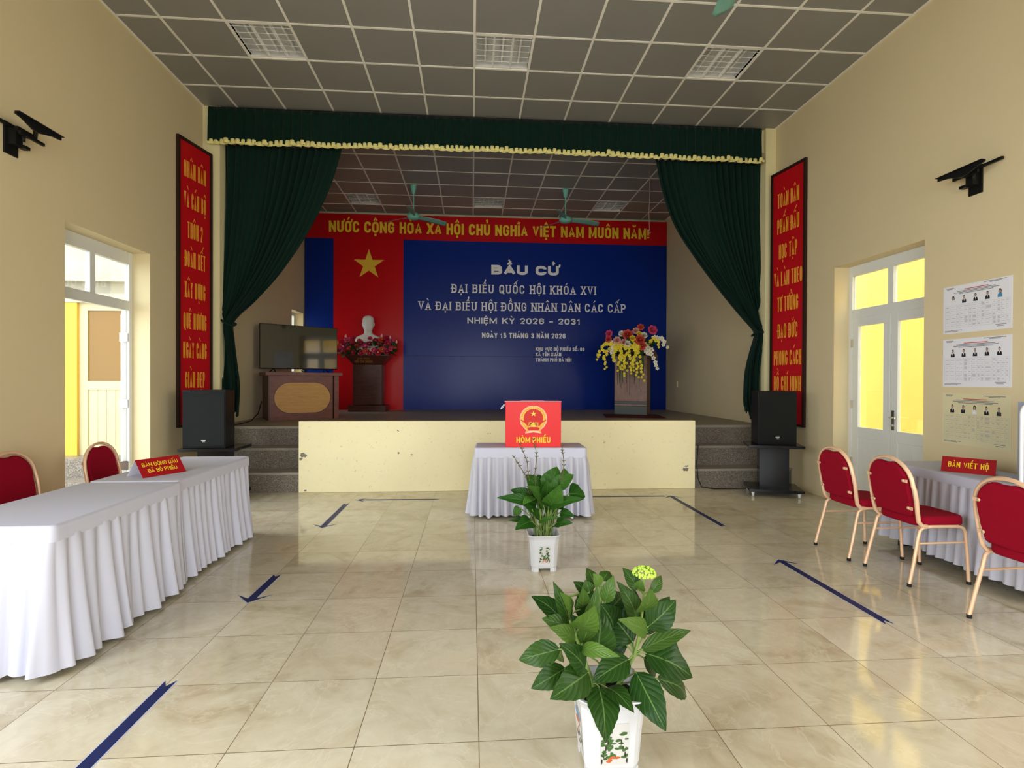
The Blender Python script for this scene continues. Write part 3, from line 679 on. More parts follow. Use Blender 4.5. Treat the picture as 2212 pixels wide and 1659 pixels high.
cr_in = [(4.76, 2.70), (4.3, 2.80), (3.8, 2.99), (3.35, 3.29), (2.9, 3.64), (2.5, 3.98), (2.25, 4.22), (2.15, 4.24), (1.9, 4.17), (1.6, 4.11), (1.2, 4.10), (0.95, 4.14)]
cr_out = [(4.76, 4.33), (3.0, 4.36), (2.4, 4.38), (2.2, 4.39), (1.9, 4.38), (0.95, 4.35)]
curtain('stage_curtain', 'dark green velvet curtain tied back beside the lectern end of the stage', cr_in, cr_out, 17, 5, 2.21, 0.98)

# ------------------------------------------------------------------ long red slogan banners
def banner(label, near, far, z0, z1, lines, zc, h, widths):
    near, far = Vector((*near, 0)), Vector((*far, 0)); r = (far-near).normalized(); wid = (far-near).length
    inw = Vector((1, 0, 0)) if near.x < 0 else Vector((-1, 0, 0))
    nrm = r.cross(ZV); nrm = nrm if nrm.dot(inw) > 0 else -nrm
    root = thing('slogan_banner', label, 'banner')
    def P(a, z, o): return near+r*a+ZV*z+nrm*o
    def slab(mb, a0, a1, za, zb, o0, o1): mb.prism([P(a0, za, o0), P(a1, za, o0), P(a1, zb, o0), P(a0, zb, o0)], nrm*(o1-o0))
    mb = MB(); slab(mb, 0.02, wid-0.02, z0+0.02, z1-0.02, 0.0, 0.012); pnl = mb.build('red_panel', M['banner_red'], root)
    mb = MB(); b = 0.035
    for q in ((0, b, z0, z1), (wid-b, wid, z0, z1), (b, wid-b, z0, z0+b), (b, wid-b, z1-b, z1)): slab(mb, *q, -0.004, 0.03)
    mb.build('banner_frame', M['frame_dark'], root)
    rd = r if near.x < 0 else -r
    mid = near+r*(wid/2)
    for s_, z_, w_ in zip(lines, zc, widths):
        text(MB(), s_, mid+ZV*(z_-h/2)+nrm*0.014, rd, ZV, h, w_, t=0.092, cw=0.2, gap=0.055, space=0.15).build('slogan_lettering', M['letter_gold'], pnl)
    return root
def zat(v, d): return CAM_H-(v-822.3)*d/1159.8
BL = banner('red banner of gold slogan lettering beside the green curtain at the television end', (-3.672, 6.985), (-3.548, 7.60), 0.87, 4.53,
    ['NHÂN DÂN', 'VÀ CÁN BỘ', 'THÔN 2', 'ĐOÀN KẾT', 'XÂY DỰNG', 'QUÊ HƯƠNG', 'NGÀY CÀNG', 'GIÀU ĐẸP'], [zat(v, 7.0) for v in (378, 442, 505, 567, 632, 698, 760, 823)], 0.205, [0.40, 0.40, 0.28, 0.38, 0.38, 0.42, 0.43, 0.36])
BR = banner('red banner of gold slogan lettering above the loudspeaker near the lectern', (4.468, 6.89), (4.375, 7.56), 0.86, 4.48,
    ['TOÀN DÂN', 'PHẤN ĐẤU', 'HỌC TẬP', 'VÀ LÀM THEO', 'TƯ TƯỞNG', 'ĐẠO ĐỨC', 'PHONG CÁCH', 'HỒ CHÍ MINH'], [zat(v, 7.50) for v in (423, 480, 536, 596, 652, 711, 770, 826)], 0.205, [0.42, 0.43, 0.36, 0.55, 0.41, 0.39, 0.54, 0.53])

# ------------------------------------------------------------------ recessed fluorescent fixtures
def fixture(label, col, row, grp):
    x, y = CX0+U*(col+0.5), CY0+U*(row+0.5); root = thing('ceiling_light', label, 'ceiling light', (x, y, ZC), 0, grp); a = U/2-0.014
    h = MB(); h.span(-a, a, -a, a, 0.095, 0.10)
    for s1 in (-1, 1): h.span(s1*a-0.003, s1*a+0.003, -a, a, 0, 0.1).span(-a, a, s1*a-0.003, s1*a+0.003, 0, 0.1)
    h.build('housing', M['louver_in'], root)
    tb = MB()
    for k in (-1, 0, 1): tb.tube([(k*a*0.64, -a+0.02, 0.065), (k*a*0.64, a-0.02, 0.065)], 0.013, 8)
    tb.build('tube_lamp', M['tube'], root)
    lv = MB()
    for k in range(4): xx = -a+2*a*k/3; lv.span(xx-0.014, xx+0.014, -a, a, 0.028, 0.032).span(xx-0.003, xx+0.003, -a, a, -0.004, 0.04)
    for k in range(7): yy = -a+2*a*k/6; lv.box((0, yy, 0.016), (2*a, 0.05, 0.003), 0, 0, 0.55)
    lv.span(-a, a, -a, -a+0.03, -0.004, 0.0).span(-a, a, a-0.03, a, -0.004, 0.0)
    lv.build('louver', M['louver'], root)
    return root
for (c, r), lb in zip(FIX, ['louvred square ceiling light over the hall, nearest the tall banner wall with the open door', 'louvred square ceiling light at the middle of the hall ceiling', 'louvred square ceiling light over the hall, on the side with the wall posters',
    'louvred square stage ceiling light nearest the television', 'louvred square stage ceiling light above the middle of the backdrop', 'louvred square stage ceiling light beside the hanging cord']):
    fixture(lb, c, r, 'recessed ceiling lights')

# ------------------------------------------------------------------ ceiling fans
def fan(label, x, y, zhub, a0, R=0.60, bw=0.135):
    root = thing('ceiling_fan', label, 'ceiling fan', (x, y, ZC-0.014), 0, 'teal ceiling fans'); dz = zhub-ZC+0.014
    MB().lathe([(0.0, 0), (0.062, 0), (0.06, -0.03), (0.045, -0.10), (0.032, -0.16), (0.014, -0.17)], (0, 0, 0), 20).build('canopy', M['teal'], root)
    MB().tube([(0, 0, -0.1), (0, 0, dz+0.08)], 0.012, 10).build('down_rod', M['teal'], root)
    MB().lathe([(0, 0.09), (0.03, 0.09), (0.06, 0.06), (0.10, 0.045), (0.125, 0.01), (0.125, -0.02), (0.105, -0.05), (0.05, -0.07), (0, -0.075)], (0, 0, dz), 28).build('motor_housing', M['teal'], root)
    for k in range(3):
        a = math.radians(a0+120*k); bl = MB()
        def pt(u, v):
            l = 0.13+(R-0.13)*u; w = bw*(0.62+0.38*min(1, u*2.2))*(1 if u < 0.93 else math.sqrt(max(0.05, 1-((u-0.93)/0.07)**2*0.75)))
            return (l, (v-0.5)*w, dz-0.012-(v-0.5)*0.05-0.03*u*u)
        bl.grid(pt, 14, 4)
        o = bl.build('blade', M['teal_blade'], root, solid=0.004); o.rotation_euler = (0, 0, a)
    return root
fan('teal ceiling fan over the stage, nearer the television', -1.125, 10.42, 4.62, 30, 0.70)
fan('teal ceiling fan over the stage, nearer the lectern', 1.81, 10.38, 4.62, 10, 0.70)
fan('teal ceiling fan over the hall, only one blade tip showing', 2.03, 3.78, 4.66, 83, 0.70, 0.17)
fan('teal ceiling fan over the hall, barely entering the top of the photo', -1.12, 3.30, 4.66, 88, 0.70, 0.17)
# pull cord with a hook over the stage
t_ = thing('hanging_cord', 'thin pale cord with a hook hanging from the stage ceiling', 'cord', (3.14, 9.35, ZC))
MB().tube([(0, 0, 0), (0.004, 0, -0.4), (-0.012, 0, -0.75), (0, 0, -1.06)], 0.006, 6).build('cord', M['pinkcord'], t_)
MB().tube([(0, 0, -1.06), (-0.012, 0, -1.09), (-0.006, 0, -1.12), (0.016, 0, -1.118), (0.02, 0, -1.095)], 0.006, 6).build('hook', M['pinkcord'], t_)

# ------------------------------------------------------------------ wall brackets for televisions
def bracket(label, x, y, z, sx, ra, dz):
    # wall plate, folding arm and two long tapered rails running along the wall; sx points into the room
    root = thing('wall_bracket', label, 'bracket', (x, y, z)); m = M['bracket']
    MB().span(min(0, sx*0.014), max(0, sx*0.014), -0.07, 0.06, -0.15, 0.10).build('wall_plate', m, root, bevel=0.003)
    MB().box((sx*0.045, -0.01, -0.01), (0.06, 0.07, 0.13)).box((sx*0.08, 0.03, -0.075), (0.05, 0.06, 0.025)).tube([(sx*0.06, 0, 0.02), (sx*0.12, 0.09, 0.025), (sx*0.20, ra+0.22, dz-0.05)], 0.018, 6).box((sx*0.09, 0.02, 0.045), (0.03, 0.16, 0.03)).build('folding_arm', m, root)
    r = MB(); xx = sx*0.215
    r.prism([(xx, ra+0.45*a, dz+b) for a, b in ((0, 0), (1, 0), (1, -0.028), (0.8, -0.036), (0.5, -0.072), (0.36, -0.07), (0.12, -0.03), (0, -0.022))], (sx*0.014, 0, 0))
    r.span(min(xx, xx+sx*0.04), max(xx, xx+sx*0.04), ra, ra+0.45, dz-0.004, dz)
    r.build('rail', m, root)
    MB().box((sx*0.14, ra+0.26, -0.0), (0.02, 0.24, 0.024)).lathe([(0, -0.05), (0.012, -0.05), (0.012, 0), (0, 0)], (sx*0.14, ra+0.18, -0.01), 8).build('rail', m, root)
    MB().box((sx*0.03, -0.12, 0.07), (0.02, 0.30, 0.024)).build('rail', m, root)
    return root
bracket('black television wall bracket high on the wall above the open door side', XL, 4.585, 3.41, 1, -0.23, 0.10)
bracket('black television wall bracket high on the wall above the pinned posters', XR, 4.48, 3.30, -1, -0.30, 0.04)

# ------------------------------------------------------------------ draped tables
def perimeter(x0, x1, y0, y1, n):
    # points and outward normals round a rectangle with small corner radii
    r = 0.03; segs = []
    P = []
    def line(a, b, nr):
        L = math.dist(a, b); k = max(2, int(L/n))
        for i in range(k): P.append((a[0]+(b[0]-a[0])*i/k, a[1]+(b[1]-a[1])*i/k, nr[0], nr[1]))
    def corner(cx, cy, a0):
        for i in range(8):
            a = math.radians(a0+90*i/8); P.append((cx+r*math.cos(a), cy+r*math.sin(a), math.cos(a), math.sin(a)))
    line((x0+r, y0), (x1-r, y0), (0, -1)); corner(x1-r, y0+r, -90); line((x1, y0+r), (x1, y1-r), (1, 0)); corner(x1-r, y1-r, 0)
    line((x1-r, y1), (x0+r, y1), (0, 1)); corner(x0+r, y1-r, 90); line((x0, y1-r), (x0, y0+r), (-1, 0)); corner(x0+r, y0+r, 180)
    return P
def draped_table(name, label, lcloth, loc, rz, sx, sy, h, band, flare, seed, grp, pleat=0.10, tight=0, amp=1.0, mat='cloth', hem=0.03, leg='darkwood', skmat=None):
    t = thing(name, label, 'table', loc, rz, grp); a, b = sx/2-0.02, sy/2-0.02
    MB().span(-a, a, -b, b, h-0.035, h-0.004).build('tabletop', M[leg], t)
    for s1 in (-1, 1):
        lx, ly = (0.02, b*0.9) if sx > sy else (a*0.9, 0.02)
        o = MB()
        if sx > sy: o.span(s1*(a-0.08)-0.015, s1*(a-0.08)+0.015, -b*0.85, b*0.85, 0, h-0.035)
        else: o.span(-a*0.85, a*0.85, s1*(b-0.08)-0.015, s1*(b-0.08)+0.015, 0, h-0.035)
        o.build('leg_panel', M[leg], t)
    c = thing('tablecloth', lcloth, 'tablecloth', loc, rz, grp and 'white skirted tablecloths')
    P = perimeter(-sx/2, sx/2, -sy/2, sy/2, 0.012); n = len(P); r = random.Random(seed)
    # pleats: irregular spacing, each a fold that opens towards the hem
    s = 0.0; arc_ = []
    for i in range(n):
        arc_.append(s); s += math.dist(P[i][:2], P[(i+1) % n][:2])
    ph = [0.0]; d = [r.uniform(0.75, 1.3)*pleat for _ in range(int(s/pleat)+3)]
    k = s/sum(d[:max(6, int(s/pleat))]); d = [q*k for q in d[:max(6, int(s/pleat))]]
    cum = [0]
    for q in d: cum.append(cum[-1]+q)
    def phase(x):
        for i in range(len(d)):
            if cum[i+1] >= x: return i, (x-cum[i])/d[i]
        return len(d)-1, 1.0
    am = [r.uniform(0.55, 1.2) for _ in d]; lean = [r.uniform(-0.25, 0.25) for _ in d]; hemr = [r.uniform(-1, 1) for _ in d]
    top = [(-sx/2+0.03, -sy/2+0.03), (sx/2-0.03, -sy/2+0.03), (sx/2-0.03, sy/2-0.03), (-sx/2+0.03, sy/2-0.03)]
    cv = MB(); rings = []
    for off, z in ((-0.012, h+0.001), (0.001, h-0.002), (0.006, h-0.012), (0.007, h-band)): rings.append([(p[0]+p[2]*off, p[1]+p[3]*off, z) for p in P])
    V = [q for rg in rings for q in rg]
    cv.add(V, [(j*n+i, j*n+(i+1) % n, (j+1)*n+(i+1) % n, (j+1)*n+i)[::-1] for j in range(3) for i in range(n)], 0, True)
    cv.add(rings[0], [tuple(range(n))]); cv.build('cover', M[mat], c)
    NV = 14; sk = MB(); V = []; zs = h-band+0.012
    for j in range(NV+1):
        v = j/NV
        for i in range(n):
            x, y, nx, ny = P[i]; k_, f = phase(arc_[i]); f2 = min(1, max(0, f+lean[k_]*v*math.sin(PI*f)))
            w = (0.5-0.5*math.cos(2*PI*f2))**0.55*am[k_]
            o = 0.004+flare*(0.35*v+0.65*v*v)*(0.55+0.45*am[k_])+(0.016+0.030*v)*amp*(w-0.45)*min(1, 0.3+v*7)
            if tight and ny*tight > 0.4: o = 0.004+o*0.06
            sh = 0.02*v*lean[k_]
            z = zs*(1-v)+hem*v+(0.012*hemr[k_]*w if j == NV else 0)
            V.append((x+nx*o-ny*sh, y+ny*o+nx*sh, z))
    sk.add(V, [(j*n+i, j*n+(i+1) % n, (j+1)*n+(i+1) % n, (j+1)*n+i)[::-1] for j in range(NV) for i in range(n)], 0, True)
    sk.build('skirt', M[skmat or mat], c)
    return t
GT = 'tables with white skirted cloths'
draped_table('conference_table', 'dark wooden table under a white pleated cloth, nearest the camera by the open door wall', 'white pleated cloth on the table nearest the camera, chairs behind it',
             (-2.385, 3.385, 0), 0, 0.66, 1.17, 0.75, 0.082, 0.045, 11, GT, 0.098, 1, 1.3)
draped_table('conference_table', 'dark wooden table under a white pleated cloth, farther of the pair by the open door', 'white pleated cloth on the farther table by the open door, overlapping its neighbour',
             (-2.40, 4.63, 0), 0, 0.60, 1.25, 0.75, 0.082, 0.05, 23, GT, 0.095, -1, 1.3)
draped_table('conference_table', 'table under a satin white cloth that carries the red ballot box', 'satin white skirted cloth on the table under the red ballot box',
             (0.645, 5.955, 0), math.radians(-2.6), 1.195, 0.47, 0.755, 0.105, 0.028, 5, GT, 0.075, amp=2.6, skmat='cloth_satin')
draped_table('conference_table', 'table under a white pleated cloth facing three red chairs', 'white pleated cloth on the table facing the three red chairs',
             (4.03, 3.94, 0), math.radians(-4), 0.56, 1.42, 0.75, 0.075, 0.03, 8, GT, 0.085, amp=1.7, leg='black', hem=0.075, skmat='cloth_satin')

# ------------------------------------------------------------------ ballot box
BX = thing('ballot_box', 'red glossy ballot box with gold state emblem on the white skirted table', 'ballot box', (0.675, 5.965, 0.757), math.radians(-2.6))
bw, bdp, bh = 0.60, 0.385, 0.495
MB().span(-bw/2, bw/2, -bdp/2, bdp/2, 0, bh-0.008).build('box_body', [M['box_red']], BX, bevel=0.003)
MB().span(-bw/2-0.012, bw/2+0.004, -bdp/2-0.004, bdp/2+0.006, bh-0.008, bh+0.002).span(-0.13, 0.13, -0.006, 0.006, bh+0.002, bh+0.004).build('box_lid', M['box_side'], BX)
FY = -bdp/2-0.0025
em = MB(); cx, cz = 0.0, 0.29
def ell(mb, cx, cz, rx, rz, y, mi, n=36, a0=0, a1=360): mb.poly([(cx+rx*math.cos(math.radians(a0+(a1-a0)*i/n)), y, cz+rz*math.sin(math.radians(a0+(a1-a0)*i/n))) for i in range(n if a1-a0 == 360 else n+1)], mi)
out_ = [(cx+0.113*math.cos(math.radians(a))*(1+0.03*math.cos(math.radians(a*14))*(1 if 190 < a < 350 else 0)), FY, cz+0.01+0.113*math.sin(math.radians(a))) for a in range(-62, 243, 6)]
em.poly(out_+[(-0.068, FY, cz-0.118), (0.0, FY, cz-0.108), (0.068, FY, cz-0.118)], 1)
ell(em, cx, cz+0.01, 0.107, 0.107, FY-0.0006, 0); ell(em, cx, cz+0.014, 0.080, 0.083, FY-0.0012, 2)
for k in range(24):                                   # rice ears: two rows of grains along the ring
    a = math.radians(-40+260*k/23); p = Vector((cx+0.094*math.cos(a), FY-0.0016, cz+0.01+0.094*math.sin(a))); rd_ = Vector((math.cos(a), 0, math.sin(a))); tg = Vector((-math.sin(a), 0, math.cos(a)))*(1 if k < 12 else -1)
    for s1 in (-1, 1): q = p+rd_*0.007*s1; em.poly([q-tg*0.009, q+rd_*0.004, q+tg*0.010, q-rd_*0.004], 3)
star(em, (cx, FY-0.0018, cz+0.052), XV, ZV, 0.026, 3)
ell(em, cx, cz-0.062, 0.036, 0.036, FY-0.0018, 3, 24, 0, 180)
for k in range(9):
    a = math.radians(10+160*k/8); em.poly([(cx+0.033*math.cos(a-0.1), FY-0.0018, cz-0.062+0.033*math.sin(a-0.1)), (cx+0.033*math.cos(a+0.1), FY-0.0018, cz-0.062+0.033*math.sin(a+0.1)), (cx+0.043*math.cos(a+0.07), FY-0.0018, cz-0.062+0.043*math.sin(a+0.07)), (cx+0.043*math.cos(a-0.07), FY-0.0018, cz-0.062+0.043*math.sin(a-0.07))], 3)
ell(em, cx, cz-0.062, 0.025, 0.025, FY-0.0022, 0, 20, 0, 180); ell(em, cx, cz-0.062, 0.019, 0.019, FY-0.0026, 3, 20, 0, 180)
for s1 in (-1, 1):                                    # leafy sheaves either side of the wheel and ribbon folds across the ring
    for k in range(7):
        a = math.radians(95+s1*(38+k*9)); l = 0.052-0.002*k; b = Vector((cx+s1*0.046, FY-0.002, cz-0.072+0.008*k)); d = Vector((math.cos(a), 0, math.sin(a)))
        e = Vector((-math.sin(a), 0, math.cos(a))); em.poly([b, b+d*l*0.5+e*0.006, b+d*l, b+d*l*0.5-e*0.006], 0)
    em.poly([(s1*0.062, FY-0.003, cz-0.03), (s1*0.103, FY-0.003, cz-0.008), (s1*0.106, FY-0.003, cz+0.004), (s1*0.060, FY-0.003, cz-0.018)], 2)
    em.poly([(s1*0.03, FY-0.0024, cz-0.085), (s1*0.062, FY-0.0024, cz-0.116), (s1*0.060, FY-0.0024, cz-0.092), (s1*0.05, FY-0.0024, cz-0.078)], 0)
em.poly([(-0.045, FY-0.0032, cz-0.072)]+[(0.045*math.sin(PI*(i/8-0.5)), FY-0.0032, cz-0.062+0.008*math.cos(PI*(i/8-0.5))-0.008) for i in range(9)]+[(0.05, FY-0.0032, cz-0.078), (0.038, FY-0.0032, cz-0.095), (0.0, FY-0.0032, cz-0.086), (-0.038, FY-0.0032, cz-0.095), (-0.05, FY-0.0032, cz-0.078)], 2)
em.v = [(x*1.31, FY+(y-FY)*1.31, 0.2985+(z-0.2925)*1.25) for x, y, z in em.v]
em.build('state_emblem', [M['emb_gold'], M['emb_pale'], M['emb_red'], M['emb_yellow']], BX)
for s_, x_, w_ in (('HÒM', -0.109, 0.150), ('PHIẾU', 0.088, 0.193)): text(MB(), s_, (x_, FY, 0.047), XV, ZV, 0.062, w_, t=0.2, cw=0.4, gap=0.12).build('ballot_lettering', M['letter_yellow'], BX)
MB().tube([(-bw/2-0.001, -bdp/2+0.03, bh-0.03), (-bw/2-0.02, -bdp/2+0.02, bh-0.035), (-bw/2-0.05, -bdp/2, bh-0.07), (-bw/2-0.055, -bdp/2, bh-0.085), (-bw/2-0.045, -bdp/2, bh-0.08), (-bw/2-0.012, -bdp/2+0.02, bh-0.045)], 0.004, 6).build('seal_tie', M['white_print'], BX)

# ------------------------------------------------------------------ banquet chairs
def make_chair(label, grp):
    t = thing('banquet_chair', label, 'chair', (0, 0, 0), 0, grp); R = 0.0125
    arch = []
    hw = 0.205
    side = [(-0.085, hw-0.005, 0.425), (-0.13, hw, 0.432), (-0.158, hw, 0.462), (-0.17, hw+0.004, 0.52), (-0.185, hw+0.010, 0.62), (-0.20, hw+0.008, 0.70)]
    for i in range(13):
        a = PI*i/12; arch.append((-0.205-0.028*math.sin(a), (hw+0.004)*math.cos(a), 0.715+0.195*math.sin(a)**0.9))
    back = side+arch[0:]+[(x, -y, z) for x, y, z in side[::-1]]
    MB().tube(back, R, 8, flat=1.25).build('back_frame', M['champagne'], t)
    for s1 in (-1, 1):
        y = s1*0.20
        l1 = MB().tube([(-0.235, s1*0.215, 0.018), (-0.20, s1*0.211, 0.16), (-0.16, y, 0.33), (-0.145, y, 0.395), (-0.12, y, 0.418), (-0.06, y, 0.425)], R, 8).build('leg', M['champagne'], t)
        l2 = MB().tube([(0.235, s1*0.212, 0.018), (0.225, s1*0.208, 0.22), (0.215, y, 0.375), (0.20, y, 0.408), (0.16, y, 0.423), (-0.06, y, 0.425)], R, 8).build('leg', M['champagne'], t)
        MB().tube([(-0.175, s1*0.203, 0.305), (0.218, s1*0.203, 0.305)], 0.008, 8).build('stretcher', M['champagne'], t)
        for x, yy in ((-0.235, 0.215), (0.235, 0.212)): MB().lathe([(0, 0), (0.015, 0), (0.015, 0.022), (0, 0.022)], (x, s1*yy, 0), 10).build('foot', M['rubber'], l1 if x < 0 else l2)
    for x in (-0.05, 0.17): MB().tube([(x, -0.2, 0.418), (x, 0.2, 0.418)], 0.008, 6).build('seat_rail', M['champagne'], t)
    MB().rbox((0.045, 0, 0.458), (0.40, 0.405, 0.075), 0.09, 0, 0, 5).build('seat', M['red_fabric'], t)
    # back pad: rounded shield a little smaller than the frame, notched at the top for the hand grip
    pts = []
    for i in range(25):
        a = PI*i/24; y = 0.182*math.cos(a); z = 0.712+0.180*math.sin(a)**0.9
        if abs(y) < 0.06: z = min(z, 0.874+(0.006 if abs(y) > 0.04 else 0))
        pts.append((y, z))
    pts += [(-0.180, 0.60), (-0.168, 0.505), (-0.15, 0.492), (0, 0.486), (0.15, 0.492), (0.168, 0.505), (0.180, 0.60)]
    def bx(z): return -0.158-0.052*((z-0.46)/0.25) if z < 0.71 else -0.21-0.028*min(1, (z-0.71)/0.19)
    pad = MB(); n = len(pts); rings = []
    for off, sc in ((-0.020, 0.95), (-0.014, 1.0), (0.012, 1.0), (0.022, 0.93)):
        rings += [(bx(z)+off, y*sc, 0.68+(z-0.68)*sc) for y, z in pts]
    pad.add(rings, [(j*n+i, j*n+(i+1) % n, (j+1)*n+(i+1) % n, (j+1)*n+i) for j in range(3) for i in range(n)], 0, True)
    pad.add(rings[:n], [tuple(range(n))[::-1]]); pad.add(rings[3*n:], [tuple(range(n))]); pad.build('backrest', M['red_fabric'], t)
    for s1 in (-1, 1):
        for z in (0.555, 0.755):
            yy = 0.181 if z < 0.7 else 0.176
            c = MB(); c.box((bx(z)-0.024, s1*yy, z), (0.005, 0.036, 0.022)); c.lathe([(0, 0), (0.011, 0), (0.011, 0.005), (0, 0.005)], (0, 0, 0), 10)
            for q in range(len(c.v)-40, len(c.v)): c.v[q] = (bx(z)-0.028+c.v[q][2], s1*(yy-0.02)+c.v[q][0], z+c.v[q][1])
            c.build('bracket_tab', M['champagne'], t)
    return t
CG = 'red and champagne banquet chairs'
ch = make_chair('red banquet chair farthest of the three beside the glazed door', CG); ch.location = (3.345, 4.42, 0)
for lb, loc, rz in (('red banquet chair in the middle of the three facing the white-skirted table', (3.385, 3.86, 0), 1), ('red banquet chair nearest the camera of the three, cut by the photo edge', (3.355, 2.925, 0), 2),
                    ('red banquet chair behind the white tables, standing in front of the open doorway', (-3.055, 5.00, 0), 0), ('red banquet chair against the wall behind the nearest white table', (-3.30, 4.36, 0), -3)):
    c = copy_tree(ch, None, lb); c.location = loc; c.rotation_euler = (0, 0, math.radians(rz))

# ------------------------------------------------------------------ folded name signs
def tent(label, loc, rz, w, h, lines, depth, th):
    t = thing('table_sign', label, 'sign', loc, rz); hd = depth/2
    # front (local -Y) printed red, both wings meet along the top ridge
    MB().prism([(-w/2, -hd, 0), (w/2, -hd, 0), (w/2, 0, h), (-w/2, 0, h)], (0, 0.004, 0.0)).build('front_board', M['sign_red'], t); fb = t.children[0]
    MB().prism([(-w/2, hd, 0), (w/2, hd, 0), (w/2, 0.004, h), (-w/2, 0.004, h)], (0, -0.003, 0)).build('rear_board', M['paper'], t)
    up = Vector((0, hd, h)).normalized(); nr = Vector((0, -h, hd)).normalized(); L = math.hypot(hd, h)
    for i, (s_, ww) in enumerate(lines):
        k = len(lines); p = Vector((0, -hd, 0))+up*(L*(0.5+(k-1)/2*0.34-i*0.34)-th/2)+nr*0.002
        text(MB(), s_, p, XV, up, th, ww, t=0.15, cw=0.5, gap=0.1, space=0.35).build('sign_lettering', M['letter_yellow'], fb)
    return t
tent('red folded sign with yellow lettering on the white tables by the open door', (-2.40, 4.30, 0.752), math.radians(62), 0.33, 0.125, [('BÀN ĐÓNG DẤU', 0.27), ('ĐÃ BỎ PHIẾU', 0.22)], 0.19, 0.032)
tent('red folded sign with yellow lettering on the table facing three red chairs', (3.98, 4.02, 0.752), math.radians(-52), 0.335, 0.115, [('BÀN VIẾT HỘ', 0.25)], 0.13, 0.046)

# ------------------------------------------------------------------ privacy booth panel on that table
bt = thing('privacy_booth', 'grey voting booth panel with white rounded edge on the table below the posters', 'voting booth', (4.135, 3.52, 0.752), math.radians(4))
pts = [(-0.26, 0, 0), (-0.26, 0, 0.50)]+[(-0.19+0.07*math.cos(math.radians(a)), 0, 0.50+0.07*math.sin(math.radians(a))) for a in range(165, 89, -15)]+[(0.24, 0, 0.57), (0.24, 0, 0)]
MB().prism(pts, (0, 0.02, 0)).build('front_panel', M['booth'], bt)
MB().tube([Vector(p)+Vector((0, 0.01, 0)) for p in pts[:-1]], 0.013, 6).build('edge_trim', M['booth_edge'], bt)
MB().prism([(0.225, 0.02, 0), (0.225, 0.42, 0), (0.225, 0.42, 0.57), (0.225, 0.02, 0.57)], (0.015, 0, 0)).build('side_panel', M['booth'], bt)

# ------------------------------------------------------------------ television desk and television
DK = thing('wooden_desk', 'reddish brown wooden desk with pale oval front panel, carrying the television', 'desk', (-3.26, 8.90, ZS), math.radians(28))
dw, dd, dh = 1.11, 0.68, 0.785
MB().span(-0.05, dw+0.05, -0.05, dd+0.03, dh-0.055, dh).build('desk_top', M['cabwood'], DK, bevel=0.004)
MB().span(0, 0.03, 0, dd, 0, dh-0.055).build('side_panel', M['darkwood'], DK); MB().span(dw-0.075, dw, 0.0, dd, 0, dh-0.055).build('side_panel', M['cabwood'], DK)
MB().span(0.03, dw-0.10, 0.004, 0.03, 0, dh-0.055).build('front_panel', M['cabwood'], DK)
def stadium(hw, hh, y, cx, cz, n=14): return [(cx+s*(hw-hh)+hh*math.cos(math.radians(a0+180*i/n)), y, cz+hh*math.sin(math.radians(a0+180*i/n))) for s, a0 in ((1, -90), (-1, 90)) for i in range(n+1)]
MB().prism(stadium(0.452, 0.262, 0.004, dw/2-0.03, 0.365), (0, -0.006, 0)).build('oval_moulding', M['darkwood'], DK)
MB().prism(stadium(0.440, 0.250, -0.002, dw/2-0.03, 0.365), (0, -0.006, 0)).build('oval_panel', M['oakpanel'], DK)
TV = thing('television', 'large flat black television on the wooden desk, screen angled towards the glazed door', 'television', (-2.985, 9.60, ZS+dh), math.radians(38))
tw, th_ = 1.34, 0.755
MB().span(-tw/2, tw/2, -0.02, 0.02, 0.06, 0.06+th_).build('tv_casing', M['black'], TV, bevel=0.004)
MB().span(-tw/2+0.008, tw/2-0.008, -0.022, -0.018, 0.078, 0.06+th_-0.008).build('screen', M['screen'], TV)
for s1 in (-1, 1):
    MB().tube([(s1*0.46, -0.14, 0.008), (s1*0.44, 0, 0.075), (s1*0.46, 0.14, 0.008)], 0.009, 8).build('stand_foot', M['black'], TV)
mb = MB(); mb.tube([(-0.06+0.04*math.cos(k*0.8), 0.05+0.02*math.sin(k*0.5), 0.01+0.022*(1+math.sin(k*0.8))) for k in range(22)], 0.006, 6)
tag(mb.build('cable_coil', M['cable'], None, (-2.78, 9.42, ZS+dh), math.radians(38)), 'small coil of black cable on the desk under the television', 'cable')
tag(MB().tube([(-3.42, 7.93, ZS+0.012), (-3.38, 8.15, ZS+0.012), (-3.37, 8.5, ZS+0.03), (-3.42, 8.9, ZS+0.12), (-3.48, 9.2, ZS+0.3)], 0.008, 6).build('power_cable', M['cable']), 'black cable running over the stage edge to the back of the television desk', 'cable')
tag(MB().tube([(3.105, 7.16, 0.60), (3.085, 7.16, 0.35), (3.10, 7.15, 0.15), (3.14, 7.12, 0.03), (3.30, 7.10, 0.008), (3.75, 7.11, 0.008), (4.1, 7.13, 0.008)], 0.007, 6).build('power_cable', M['cable']), 'black cable hanging at the stage front corner and lying along the bottom granite step', 'cable')

